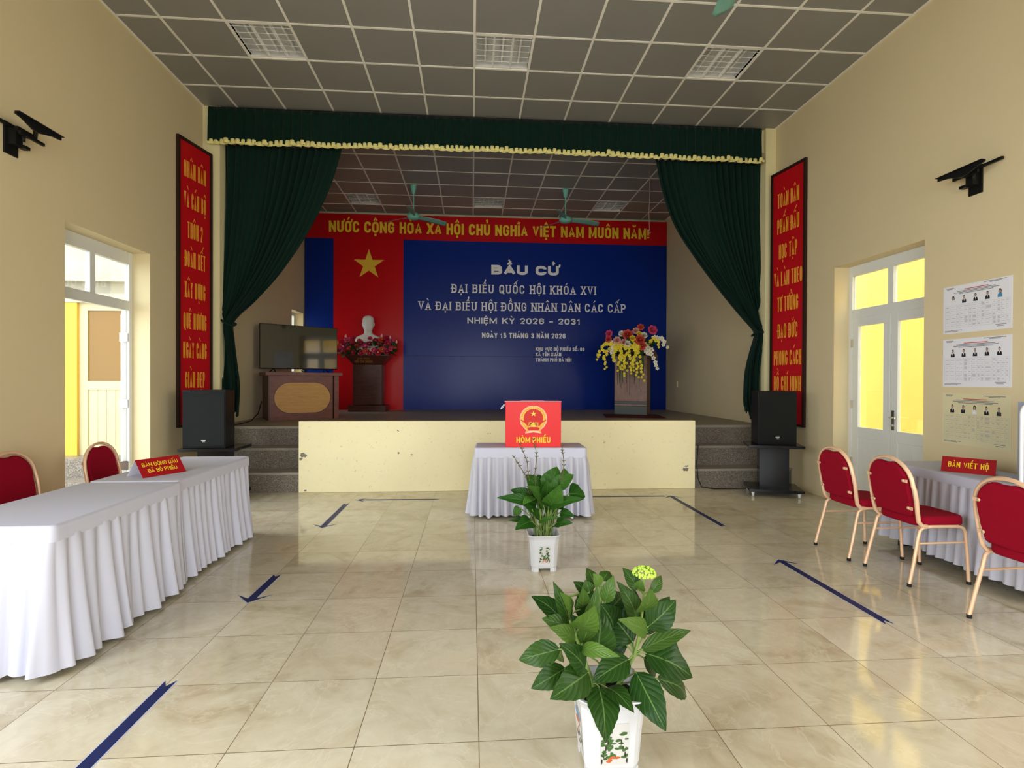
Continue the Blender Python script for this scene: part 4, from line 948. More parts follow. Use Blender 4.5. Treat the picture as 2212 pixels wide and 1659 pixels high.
# ------------------------------------------------------------------ pedestal, bust, flowers round it
PD = thing('bust_pedestal', 'dark red wooden pedestal with flared top and worn gold lettering', 'pedestal', (-2.185, 11.66, ZS))
MB().span(-0.385, 0.385, -0.27, 0.27, 0, 0.13).build('plinth', M['darkwood'], PD, bevel=0.006)
MB().span(-0.305, 0.305, -0.21, 0.21, 0.13, 1.0).build('column', M['darkwood'], PD, bevel=0.02)
mb = MB(); V = []
for z, hx, hy in ((1.0, 0.305, 0.21), (1.17, 0.45, 0.30), (1.19, 0.45, 0.30)): V += [(-hx, -hy, z), (hx, -hy, z), (hx, hy, z), (-hx, hy, z)]
mb.add(V, [(j*4+i, j*4+(i+1) % 4, (j+1)*4+(i+1) % 4, (j+1)*4+i) for j in range(2) for i in range(4)]+[(8, 9, 10, 11)]); mb.build('flared_top', M['darkwood'], PD)
up_ = Vector((0, -0.09, 0.17)).normalized(); nr_ = Vector((0, -0.17, -0.09)).normalized()
for s_, b_, h_, w_ in (('CHỦ TỊCH', 0.105, 0.036, 0.25), ('HỒ CHÍ MINH', 0.028, 0.05, 0.36)):
    text(MB(), s_, Vector((-0.07, -0.21, 1.0))+up_*b_+nr_*0.002, XV, up_, h_, w_, t=0.18, cw=0.5, gap=0.15, space=0.4).build('worn_lettering', nmat('worn_gold', (0.30, 0.15, 0.03), 0.5), PD)
BU = thing('portrait_bust', 'white plaster portrait bust rising behind the pink flowers', 'bust', (-2.205, 11.66, ZS+1.19))
rg = [(0.0, 0.21, 0.13, 0), (0.10, 0.25, 0.14, 0), (0.24, 0.275, 0.135, 0.005), (0.33, 0.285, 0.125, 0.01), (0.385, 0.255, 0.115, 0.012), (0.42, 0.185, 0.105, 0.015), (0.445, 0.115, 0.098, 0.018), (0.475, 0.088, 0.088, 0.012), (0.51, 0.085, 0.088, 0.0),
      (0.535, 0.090, 0.100, -0.022), (0.56, 0.104, 0.122, -0.02), (0.60, 0.116, 0.135, -0.015), (0.65, 0.124, 0.142, -0.01), (0.70, 0.128, 0.146, -0.006), (0.75, 0.127, 0.145, -0.002), (0.79, 0.118, 0.136, 0.002), (0.82, 0.098, 0.114, 0.006), (0.84, 0.066, 0.078, 0.008), (0.85, 0.025, 0.03, 0.008), (0.851, 0.001, 0.001, 0.008)]
mb = MB(); N = 36; V = []
for z, rx, ry, oy in rg:
    for k in range(N):
        a = 2*PI*k/N; x, y = rx*(0.92 if z > 0.5 else 1)*math.cos(a), oy+ry*math.sin(a); f = max(0, -math.sin(a))
        if 0.5 < z < 0.8:
            dx = abs(x)
            y -= 0.042*math.exp(-(x/0.018)**2)*math.exp(-((z-0.635)/0.035)**2)*f          # nose
            y -= 0.018*math.exp(-(x/0.07)**2)*math.exp(-((z-0.715)/0.02)**2)*f             # brow
            y += 0.032*math.exp(-((dx-0.045)/0.022)**2)*math.exp(-((z-0.685)/0.02)**2)*f   # eye sockets
            y -= 0.014*math.exp(-(x/0.045)**2)*math.exp(-((z-0.575)/0.014)**2)*f           # mouth and beard
            y -= 0.026*math.exp(-(x/0.04)**2)*math.exp(-((z-0.535)/0.03)**2)*f
        V.append((x, y, z))
mb.add(V, [(j*N+i, j*N+(i+1) % N, (j+1)*N+(i+1) % N, (j+1)*N+i) for j in range(len(rg)-1) for i in range(N)], 0, True)
for s1 in (-1, 1): mb.ball((s1*0.118, 0.0, 0.66), (0.016, 0.026, 0.042), 10); mb.ball((s1*0.044, -0.125, 0.684), (0.016, 0.012, 0.009), 8)
mb.build('bust_body', M['marblebust'], BU)

def petal(mb, c, d, n, L, w, mi, cup=0.3):
    c, d, n = Vector(c), Vector(d).normalized(), Vector(n).normalized(); s = d.cross(n).normalized(); o = len(mb.v)
    P = []
    for t, ww, h in ((0, 0.25, 0), (0.4, 0.9, 0.25), (0.75, 1.0, 0.55), (1.0, 0.35, 1.0)):
        for e in (-1, 0, 1): P.append(c+d*(L*t*(1-cup*0.35*t))+n*(L*cup*h*h+abs(e)*w*0.22)+s*(e*w*ww))
    mb.add(P, [(j*3+i, j*3+i+1, (j+1)*3+i+1, (j+1)*3+i) for j in range(3) for i in range(2)], mi, True)
def flower(mb, c, n, r, rings=3, k=7, cup=0.5, rnd=random, core=1):
    n = Vector(n).normalized(); a = n.cross(ZV); a = a.normalized() if a.length > 0.05 else XV.copy(); b = n.cross(a)
    for q in range(rings):
        L = r*(1-0.22*q); cu = cup*(0.5+0.75*q); ph = rnd.uniform(0, 6)
        for i in range(k):
            t = ph+2*PI*i/k; petal(mb, Vector(c)+n*(0.04*r*q), a*math.cos(t)+b*math.sin(t)+n*(0.25*q), n, L, r*0.36, 0, cu)
    if core is not None: mb.ball(Vector(c)+n*r*0.2, r*0.24, 8, core)
def sleaf(mb, c, d, n, L, w, mi=0):
    c, d, n = Vector(c), Vector(d).normalized(), Vector(n).normalized(); s = d.cross(n).normalized()
    P = []
    for t, ww in ((0, 0.1), (0.3, 0.9), (0.6, 0.95), (0.85, 0.5), (1, 0.02)):
        for e in (-1, 0, 1): P.append(c+d*L*t+s*(e*w*ww)+n*(abs(e)*w*0.3-L*0.25*t*t))
    mb.add(P, [(j*3+i, j*3+i+1, (j+1)*3+i+1, (j+1)*3+i) for j in range(4) for i in range(2)], mi, True)
r_ = random.Random(21)
GA = thing('flower_garland', 'pink and crimson artificial lotus garland round the foot of the white bust', 'flowers', (-2.185, 11.58, ZS+1.19))
fo = MB()
for i in range(190):
    a = r_.uniform(0, 2*PI); rr = r_.uniform(0.4, 1.08); c = (0.52*rr*math.cos(a), -0.06+0.24*rr*math.sin(a), r_.uniform(0.0, 0.27))
    d = (math.cos(a)+r_.uniform(-.5, .5), math.sin(a)-0.3, r_.uniform(-0.5, 0.5)); sleaf(fo, c, d, (0, -0.5, 1), r_.uniform(0.09, 0.15), r_.uniform(0.04, 0.06))
for i in range(8):
    a = -PI+PI*i/7; fo.tube([(0.25*math.cos(a), 0.05*math.sin(a), 0.02), (0.55*math.cos(a), 0.22*math.sin(a)-0.05, 0.12)], 0.006, 5)
fo.build('foliage', M['leaf_art'], GA)
pos_ = []
for i in range(15):
    u_ = -1+2*i/14; pos_.append((0.57*u_, -0.05-0.27*math.sqrt(max(0, 1-u_*u_*0.85)), 0.02+0.05*(i % 2)+0.06*abs(u_)))
for i in range(13):
    u_ = -1+2*i/12; pos_.append((0.53*u_+r_.uniform(-.03, .03), -0.03-0.22*math.sqrt(max(0, 1-u_*u_*0.85)), 0.17+0.05*(i % 2)))
for i in range(10):
    u_ = -1+2*i/9; pos_.append((0.50*u_, 0.0-0.12*math.sqrt(max(0, 1-u_*u_*0.8)), 0.28+0.05*(i % 3)*0.6))
for i, p in enumerate(pos_):
    if i % 9 == 5: continue
    mb = MB(); k_ = ('deep', 'pink', 'deep', 'coral')[i % 4]
    flower(mb, p, (p[0]*1.2, -0.8, p[2]*1.5-0.05), r_.uniform(0.056, 0.084), 3, 7, 0.55, r_); mb.build('lotus_flower', [M['pet_'+k_], M['pet_centre' if i % 3 else 'pet_blush']], GA)
for p in ((0.60, -0.1, 0.24), (0.47, -0.12, 0.33), (0.30, -0.14, 0.36), (-0.62, -0.1, 0.22), (-0.45, -0.1, 0.35), (0.10, -0.31, 0.05)):
    MB().lathe([(0, 0), (0.026, 0.02), (0.022, 0.05), (0.0, 0.085)], p, 8).build('lotus_bud', M['pet_blush'], GA)

# ------------------------------------------------------------------ lectern with mat and spray of flowers
tag(MB().span(-0.52, 0.52, -0.55, 0.42, 0, 0.012).build('floor_mat', M['mat_red'], None, (3.02, 9.92, ZS), math.radians(-10)), 'dark red mat on the stage floor under the lectern', 'mat')
LE = thing('lectern', 'mauve wooden lectern with grey base bands and slanted top, draped in flowers', 'lectern', (3.17, 10.42, ZS+0.012), math.radians(-28))
lw_, ld_ = 0.62, 0.40
MB().span(-lw_/2, lw_/2, -ld_/2, ld_/2, 0.0, 0.16).span(-lw_/2-0.001, lw_/2+0.001, -ld_/2-0.001, ld_/2, 0.205, 0.245).build('base_band', M['greyband'], LE)
b_ = MB(); b_.span(-lw_/2, lw_/2, -ld_/2, ld_/2, 0.16, 1.14); b_.build('lectern_body', M['lectern'], LE)
MB().span(lw_/2-0.001, lw_/2+0.006, -ld_/2, ld_/2, 0.0, 1.14).build('side_panel', M['lectern_dark'], LE)
for z in (0.16, 0.2, 0.25): MB().span(-lw_/2-0.003, lw_/2+0.007, -ld_/2-0.003, ld_/2, z, z+0.008).build('black_line', M['black'], LE)
MB().prism([(-lw_/2-0.10, -ld_/2-0.06, 1.21), (-lw_/2-0.10, ld_/2+0.16, 1.07), (-lw_/2-0.10, ld_/2+0.16, 1.17), (-lw_/2-0.10, -ld_/2-0.06, 1.31)], (lw_+0.22, 0, 0)).build('slanted_top', M['lectern_dark'], LE)
LF = thing('flower_spray', 'tumbling spray of pink peonies, yellow orchids and white lilies on the lectern front', 'flowers', (3.06, 10.22, ZS+1.26), math.radians(-16))
r_ = random.Random(5); fo = MB()
for i in range(70):
    a = r_.uniform(0, 2*PI); rr = r_.uniform(0, 1); c = (0.36*rr*math.cos(a), -0.14+0.16*rr*math.sin(a), 0.06+0.16*r_.random()); sleaf(fo, c, (math.cos(a), -0.4, r_.uniform(-.6, .7)), (0, -0.5, 1), r_.uniform(0.10, 0.17), r_.uniform(0.035, 0.06))
for i in range(26):
    x = r_.uniform(-0.3, 0.32); z1 = r_.uniform(-0.95, -0.3)*(1-abs(x)*1.2); fo.tube([(x*0.5, -0.16, 0.1), (x*0.9, -0.32, -0.05), (x, -0.31, z1*0.6), (x*0.95, -0.27, z1)], 0.0045, 4)
fo.build('foliage', M['leaf_art'], LF)
PE = [(-0.39, -0.20, 0.30, 'pink', .085), (-0.40, -0.21, 0.20, 'coral', .075), (-0.24, -0.27, 0.17, 'blush', .085), (-0.05, -0.27, 0.27, 'coral', .115), (0.10, -0.16, 0.35, 'blush', .075), (0.19, -0.12, 0.42, 'coral', .08), (0.40, -0.15, 0.36, 'pink', .11), (0.17, -0.29, 0.17, 'coral', .11), (0.20, -0.30, 0.06, 'coral', .10),
      (0.04, -0.31, 0.20, 'yellow', .07), (-0.12, -0.3, 0.13, 'blush', .07), (0.16, -0.24, 0.29, 'yellow', .06), (-0.16, -0.2, 0.30, 'white', .07), (-0.05, -0.32, 0.10, 'white', .07), (0.25, -0.22, 0.26, 'white', .075)]
for x, y, z, c, rr in PE:
    mb = MB(); flower(mb, (x, y, z), (x*0.9, -0.9, z*0.8), rr, 4, 7, 0.6, r_); mb.build('peony', [M['pet_'+c], M['pet_centre']], LF)
def orchid(name, path, n, cols, r0):
    mb = MB(); P = [Vector(p) for p in path]
    for i in range(n):
        t = i/(n-1)*(len(P)-1); j = min(int(t), len(P)-2); p = P[j].lerp(P[j+1], t-j); sz = r0*(1-0.45*i/n)
        c = p+Vector((r_.uniform(-.03, .03), -0.02-r_.uniform(0, .02), r_.uniform(-.02, .02))); nn = Vector((r_.uniform(-.6, .6), -1, r_.uniform(-.4, .3)))
        flower(mb, c, nn, sz, 1, 5, 0.25, r_, 1)
    mb.tube(P, 0.0045, 5, 2); mb.build(name, [M['pet_'+cols], M['pet_centre' if cols != 'yellow' else 'pet_lime'], M['stem']], LF)
for x0, x1, z1 in ((-0.26, -0.30, -0.22), (-0.16, -0.2, -0.42), (-0.08, -0.08, -0.50), (0.0, 0.02, -0.46), (0.07, 0.12, -0.52), (0.15, 0.22, -0.60), (-0.2, -0.12, -0.36), (0.1, 0.04, -0.38)):
    orchid('yellow_orchid_spray', [(x0, -0.22, 0.10), (x0*1.05, -0.34, 0.02), (x1, -0.33, z1*0.55), (x1*1.05, -0.30, z1)], 15, 'yellow', 0.045)
orchid('yellow_orchid_spray', [(-0.30, -0.2, 0.12), (-0.48, -0.24, 0.10), (-0.58, -0.24, -0.04), (-0.60, -0.24, -0.18)], 14, 'yellow', 0.046)
orchid('yellow_orchid_spray', [(-0.32, -0.2, 0.08), (-0.46, -0.26, -0.05), (-0.47, -0.26, -0.20), (-0.45, -0.25, -0.36)], 13, 'yellow', 0.043)
orchid('yellow_orchid_spray', [(0.32, -0.15, 0.10), (0.45, -0.2, 0.20), (0.52, -0.2, 0.14), (0.55, -0.2, 0.05)], 11, 'yellow', 0.046)
for p in ([(-0.30, -0.2, 0.10), (-0.33, -0.28, 0.0), (-0.31, -0.28, -0.2)], [(0.30, -0.2, 0.08), (0.38, -0.28, -0.03), (0.45, -0.28, -0.22), (0.47, -0.28, -0.36)], [(0.3, -0.2, 0.0), (0.32, -0.30, -0.06), (0.34, -0.3, -0.10)], [(0.45, -0.1, 0.2), (0.58, -0.12, 0.22), (0.66, -0.12, 0.05)]):
    orchid('white_lily_spray', p, 8, 'white', 0.062)

# ------------------------------------------------------------------ loudspeakers on wheeled stands
def spk(label, loc, rz):
    t = thing('loudspeaker', label, 'loudspeaker', loc, rz, 'black loudspeakers'); w, d, h = 0.485, 0.40, 0.69
    MB().prism([(-w/2, -d/2, 0), (w/2, -d/2, 0), (w/2*0.8, d/2, 0), (-w/2*0.8, d/2, 0)], (0, 0, h)).build('cabinet_body', M['black'], t, bevel=0.008)
    MB().span(-w/2+0.008, w/2-0.008, -d/2-0.012, -d/2, 0.03, h-0.028).build('front_grille', M['grille'], t, bevel=0.003)
    for z0, z1, q in ((h-0.045, h-0.028, 1), (0.03, 0.047, 0)): MB().prism([(-0.14, -d/2-0.016, z1 if q else z0), (0.14, -d/2-0.016, z1 if q else z0), (0.12, -d/2-0.016, z0 if q else z1), (-0.12, -d/2-0.016, z0 if q else z1)], (0, 0.004, 0)).build('grille_lip', M['black'], t)
    MB().span(-0.024, 0.026, -d/2-0.0145, -d/2-0.012, 0.093, 0.104).build('badge', M['badge'], t); MB().span(-0.014, 0.018, -d/2-0.0145, -d/2-0.012, 0.076, 0.081).build('badge', M['badge'], t)
    return t
def stand(label, loc, rz):
    t = thing('speaker_stand', label, 'stand', loc, rz, 'wheeled speaker stands')
    MB().span(-0.33, 0.33, -0.25, 0.25, 0.625, 0.66).build('top_shelf', M['black_gloss'], t, bevel=0.004)
    MB().span(-0.175, 0.175, -0.10, 0.10, 0.10, 0.625).build('column', M['black_gloss'], t)
    MB().span(-0.32, 0.32, -0.27, 0.27, 0.062, 0.10).build('base_board', M['black_gloss'], t, bevel=0.004)
    for x in (-1, 1):
        for y in (-1, 1):
            c = MB(); o = Vector((x*0.27, y*0.22, 0.026))
            c.add([], []); pr = [(0.0, -0.012), (0.026, -0.012), (0.026, 0.012), (0.0, 0.012)]
            V = [(o.x+zz, o.y+rr*math.cos(2*PI*k/14), o.z+rr*math.sin(2*PI*k/14)) for rr, zz in pr for k in range(14)]
            c.add(V, [(i*14+k, i*14+(k+1) % 14, (i+1)*14+(k+1) % 14, (i+1)*14+k) for i in range(3) for k in range(14)], 0, True)
            c.span(o.x-0.018, o.x+0.018, o.y-0.012, o.y+0.012, 0.04, 0.062); c.build('caster', M['white_print'], t)
    return t
stand('black wheeled stand behind the white tables, under the loudspeaker', (-3.12, 6.82, 0), math.radians(2)); spk('black loudspeaker on the stand behind the white tables', (-3.165, 6.80, 0.66), math.radians(2))
stand('black wheeled stand beside the granite steps near the glazed door', (3.95, 6.78, 0), math.radians(-20)); spk('black loudspeaker beside the granite steps near the glazed door', (3.975, 6.86, 0.66), math.radians(-10))
# small wall socket on the stage wall
so_ = thing('wall_socket', 'small pale socket on the stage wall beside the lectern', 'socket', (XR, 11.44, 1.41)); MB().span(-0.012, 0, -0.04, 0.04, -0.06, 0.06).build('socket_plate', M['pilaster'], so_)

# ------------------------------------------------------------------ navy tape arrows on the floor
def tape(label, tail, tip, w=0.055, head=True, notch=True):
    tail, tip = Vector((*tail, 0)), Vector((*tip, 0)); d = (tip-tail).normalized(); n = Vector((-d.y, d.x, 0)); L = (tip-tail).length
    t = thing('floor_arrow', label, 'floor tape', tail); hl, hw = 0.13, 0.115
    def outline(g, z):
        a = [d*(0.045 if notch else 0)]
        a = [n*(-(w/2+g))+d*(-g), d*(0.05 if notch else -g), n*(w/2+g)+d*(-g)]
        if head: a += [n*(w/2+g)+d*(L-hl*0.55), n*(hw+g)+d*(L-hl), d*(L+g*2), n*(-hw-g)+d*(L-hl), n*(-w/2-g)+d*(L-hl*0.55)]
        else: a += [n*(w/2+g)+d*(L+g), n*(-w/2-g)+d*(L+g)]
        return [p+ZV*z for p in a]
    MB().prism(outline(0.006, 0.0003), (0, 0, 0.0004)).build('tape_backing', M['tape_edge'], t)
    MB().prism(outline(0, 0.0008), (0, 0, 0.0006)).build('tape_strip', M['tape'], t)
tape('navy tape arrow along the white tables, nearest the camera', (-1.462, 2.735), (-1.468, 1.55)); tape('navy tape arrow along the white tables, the middle one', (-1.462, 4.18), (-1.475, 3.66))
tape('navy tape arrow along the white tables, closest to the stage', (-1.488, 6.53), (-1.487, 5.47)); tape('navy tape arrow running parallel to the stage on the television side', (-0.40, 6.70), (-1.42, 6.72), 0.05)
tape('plain navy tape strip parallel to the stage between ballot table and lectern side', (1.45, 6.73), (2.47, 6.72), 0.05, False, False); tape('navy tape arrow pointing at the stage, nearest the granite steps', (2.56, 5.26), (2.552, 6.74))
tape('navy tape arrow beside the red chairs', (2.545, 3.08), (2.54, 4.27))

# ------------------------------------------------------------------ candidate sheets on the wall
def poster(label, z0, z1, mat, seed, dress, tilt):
    y0, y1 = 4.795, 4.145; t = thing('candidate_poster', label, 'poster', (XR, (y0+y1)/2, (z0+z1)/2), 0, 'sheets pinned in a column on the wall'); r = random.Random(seed); W, H = 0.655, z1-z0
    def q(mb, a0, a1, b0, b1, o=0.0012, mi=0):       # a: 0..1 across (viewer's left to right), b: 0..1 upwards
        f = lambda a, b: (-0.003-o, W/2-a*W, -H/2+b*H+tilt*(a-0.5)); mb.add([f(a0, b0), f(a1, b0), f(a1, b1), f(a0, b1)], [(0, 3, 2, 1)], mi)
    mb = MB(); P = [(-0.003, W/2, -H/2-tilt/2), (-0.003, -W/2, -H/2+tilt/2), (-0.003, -W/2, H/2+tilt/2), (-0.003, W/2, H/2-tilt/2)]
    mb.prism(P, (0.0025, 0, 0)); mb.build('paper_sheet', mat, t)
    h = MB()
    for a0, a1, b in ((0.05, 0.17, 0.955), (0.06, 0.15, 0.935), (0.62, 0.93, 0.965), (0.70, 0.86, 0.945)): q(h, a0, a1, b, b+0.012)
    for a0, a1, b in ((0.22, 0.78, 0.865), (0.17, 0.83, 0.84), (0.25, 0.75, 0.815)): q(h, a0, a1, b, b+0.013)
    for a0, a1, b in ((0.03, 0.30, 0.055), (0.03, 0.24, 0.035), (0.78, 0.93, 0.09), (0.80, 0.90, 0.06)): q(h, a0, a1, b, b+0.010)
    h.build('printed_heading', M['ink'], t); h = MB(); q(h, 0.33, 0.68, 0.892, 0.908); h.build('printed_heading', M['ink_red'], t)
    for i in range(5):
        a = 0.16+0.17*i; p = MB(); lady = dress[i]
        def el(ca, cb, ra, rb, mi, o, n=14): p.poly([(-0.003-o, W/2-(ca+ra*math.cos(2*PI*k/n))*W, -H/2+(cb+rb*math.sin(2*PI*k/n))*H+tilt*(ca-0.5)) for k in range(n)], mi)
        if lady: el(a, 0.735, 0.022, 0.055, 3, 0.0011)
        el(a, 0.742, 0.0165, 0.040, 3, 0.0013); el(a, 0.732, 0.0145, 0.034, 1, 0.0017)
        p.add([(-0.0045, W/2-(a+s)*W, -H/2+b*H+tilt*(a-0.5)) for s, b in ((-0.032, 0.62), (0.032, 0.62), (0.030, 0.68), (0.010, 0.703), (-0.010, 0.703), (-0.030, 0.68))], [(0, 1, 2, 3, 4, 5)], 0 if not lady else 2)
        if not lady: p.add([(-0.0049, W/2-(a+s)*W, -H/2+b*H+tilt*(a-0.5)) for s, b in ((-0.008, 0.703), (0.008, 0.703), (0.0, 0.645))], [(0, 1, 2)], 4)
        p.build('portrait_print', [M['suit'], M['face'], M['blue_print' if lady == 2 else 'white_print'], M['suit'], M['white_print']], t)
    g = MB()
    for k in range(7): b = 0.115+0.47*k/6; q(g, 0.03, 0.975, b, b+0.0022)
    for a in (0.03, 0.11, 0.21, 0.26, 0.33, 0.40, 0.45, 0.53, 0.58, 0.64, 0.74, 0.80, 0.86, 0.92, 0.973): q(g, a, a+0.0016, 0.115, 0.587)
    g.build('printed_table', M['ink_pale'], t); g = MB(); cols_ = (0.045, 0.125, 0.22, 0.27, 0.34, 0.41, 0.46, 0.54, 0.59, 0.65, 0.75, 0.81, 0.87, 0.93)
    for k in range(6):
        for i, a in enumerate(cols_):
            n = r.choice((1, 1, 2, 3, 5) if 3 < i < 12 else (1, 1, 2)); w = (cols_+(0.98,))[i+1]-a-0.018
            for j in range(n): q(g, a, a+w*r.uniform(0.6, 1), 0.115+0.47*k/6+0.035+(n/2-j)*0.011, 0.115+0.47*k/6+0.041+(n/2-j)*0.011)
    g.build('printed_text', M['ink_pale'], t)
    return t
poster('topmost white candidate sheet, with a portrait in a blue dress at one end', 1.93, 2.37, M['paper'], 1, (1, 0, 0, 0, 2), 0.0)
poster('middle white candidate sheet of the wall column, five dark suited portraits', 1.435, 1.877, M['paper'], 2, (0, 0, 0, 0, 0), 0.0)
poster('lowest candidate sheet, on cream paper that blends with the wall', 0.90, 1.37, M['paper_cream'], 3, (0, 0, 1, 0, 0), -0.008)

# ------------------------------------------------------------------ potted plants
def pot_mesh(root, H=0.30, T=0.135, B=0.100):
    # square pot with cut corners, flared rim, inner wall and four small feet
    def ring(h, c, z): return [(-h+c, -h, z), (h-c, -h, z), (h-c*0.45, -h+c*0.45, z), (h, -h+c, z), (h, h-c, z), (h-c*0.45, h-c*0.45, z), (h-c, h, z), (-h+c, h, z), (-h+c*0.45, h-c*0.45, z), (-h, h-c, z), (-h, -h+c, z), (-h+c*0.45, -h+c*0.45, z)]
    rs = [ring(B, 0.03, 0.028), ring(B+0.004, 0.03, 0.045), ring(T-0.022, 0.035, H*0.55), ring(T-0.013, 0.036, H-0.035), ring(T-0.008, 0.036, H-0.02), ring(T, 0.038, H-0.005), ring(T, 0.038, H), ring(T-0.012, 0.034, H), ring(T-0.02, 0.034, H-0.03), ring(T-0.028, 0.034, H-0.06)]
    V = [p for r in rs for p in r]; mb = MB(); mb.add(V, [(j*12+i, j*12+(i+1) % 12, (j+1)*12+(i+1) % 12, (j+1)*12+i) for j in range(len(rs)-1) for i in range(12)]); mb.add(rs[0], [tuple(range(12))[::-1]])
    for a in (-1, 1):
        for b in (-1, 1): mb.prism([(a*B, b*B*0.45, 0), (a*B, b*(B-0.02), 0), (a*(B-0.02), b*B, 0), (a*B*0.45, b*B, 0), (a*B*0.55, b*B*0.55, 0)], (0, 0, 0.03))
    pt_ = mb.build('pot', M['pot'], root, bevel=0.003)
    MB().poly(ring(T-0.028, 0.034, H-0.055)).build('soil', M['soil'], pt_)
    return pt_
M['pic_bg'] = nmat('pot_picture_ground', (0.50, 0.49, 0.48), 0.3); M['pic_green'] = nmat('pot_picture_pine', (0.05, 0.11, 0.03), 0.35, var=0.5, vscale=60); M['pic_dark'] = nmat('pot_picture_trunk', (0.03, 0.025, 0.02), 0.35)
M['pic_red'] = nmat('pot_picture_flowers', (0.45, 0.10, 0.03), 0.35, var=0.6, vscale=80); M['pic_blue'] = nmat('pot_picture_water', (0.07, 0.22, 0.40), 0.35)
def pot_picture(root, face, w, z0, z1, seed, side=False, T=0.135, B=0.100, H=0.30):
    r = random.Random(seed); mb = MB(); rot = Matrix.Rotation(face, 3, 'Z')
    def f(a, b, o=0.0):                       # a in -1..1 across, b in 0..1 up, lying on the sloping face
        z = z0+(z1-z0)*b; k = (z-0.045)/(H*0.55-0.045) if z < H*0.55 else 1+(z-H*0.55)/(H*0.45-0.035)
        y = -(B+0.004+(T-0.022-B-0.004)*min(k, 1)+(0.009*(k-1) if k > 1 else 0))-0.0012-o
        return rot @ Vector((a*w/2, y, z))
    mb.add([f(a, b/4) for b in range(5) for a in (-1, 1)], [(2*i, 2*i+1, 2*i+3, 2*i+2) for i in range(4)], 0)
    def blob(a, b, ra, rb, mi, o):
        n = 10; mb.poly([f(max(-0.98, min(0.98, a+ra*math.cos(2*PI*k/n)*r.uniform(0.75, 1.1))), max(0.01, min(0.99, b+rb*math.sin(2*PI*k/n)*r.uniform(0.75, 1.1))), o) for k in range(n)], mi)
    if side:
        blob(0, 0.85, 0.9, 0.12, 4, 0.0004)
        for k in range(8): blob(r.uniform(-.6, .6), 0.55+r.uniform(-.15, .2), 0.3, 0.05, 3, 0.0006+k*1e-5)
        for k in range(6): blob(r.uniform(-.7, .7), r.uniform(0.1, 0.4), 0.3, 0.04, 2, 0.0007+k*1e-5)
    else:
        for k in range(44):
            a = r.uniform(-0.9, 0.9); b = r.uniform(0.12, 0.88); 
            if abs(a) < 0.35 and b > 0.62: continue
            blob(a, b, r.uniform(0.14, 0.26), r.uniform(0.025, 0.05), 1, 0.0004+k*1e-5)
        for s in (-1, 1):
            for k in range(4): blob(s*(0.9-0.14*k), 0.1+0.15*k, 0.06, 0.07, 2, 0.00075)
        for k in range(9): blob(r.uniform(-.45, .45), 0.07+r.uniform(0, .13), 0.16, 0.03, 3, 0.0009+k*1e-5)
        blob(-0.6, 0.93, 0.3, 0.03, 4, 0.0005)
    mb.build('pot_picture', [M['pic_bg'], M['pic_green'], M['pic_dark'], M['pic_red'], M['pic_blue']], root)
def leaf(mb, b, t, w, tone, r, shape='ovate', droop=0.12, fold=0.22, wavy=0.03, face=(0.0, -0.75, 0.66)):
    b, t = Vector(b), Vector(t); ax = t-b; L = ax.length; ax.normalize(); f = Vector(face)
    f = f+Vector((r.uniform(-.35, .35), r.uniform(-.2, .2), r.uniform(-.25, .25))); s = ax.cross(f).normalized(); n = s.cross(ax).normalized()
    NU, NVv = 8, 14; V = []; UV = []
    for j in range(NVv+1):
        v = j/NVv
        if shape == 'ovate': wd = math.sin(PI*min(1, v*1.0)**0.78)**0.85*(1-0.18*v) if 0 < v < 1 else 0.02
        else: wd = (math.sin(PI*v**0.52)**0.75 if 0 < v < 1 else 0.02)
        c = b+ax*(L*v)+n*(L*droop*(math.sin(PI*v)*0.9)-L*0.05*v*v)
        ser = 1+(0.045 if (j % 2) else -0.01)
        for i in range(NU+1):
            u = i/NU; e = (u-0.5)*2; wave = wavy*w*math.sin(v*19+e*2)*abs(e)
            V.append(c+s*(e*w*wd*(ser if abs(e) > 0.9 else 1))+n*(abs(e)**1.4*fold*w*wd-0.10*w*wd*(e*e)+wave)); UV.append((u, v))
    mb.add(V, [(j*(NU+1)+i, j*(NU+1)+i+1, (j+1)*(NU+1)+i+1, (j+1)*(NU+1)+i) for j in range(NVv) for i in range(NU)], 0, True, UV)
    mb.tone = (mb.tone or [])+[tone]*len(V)
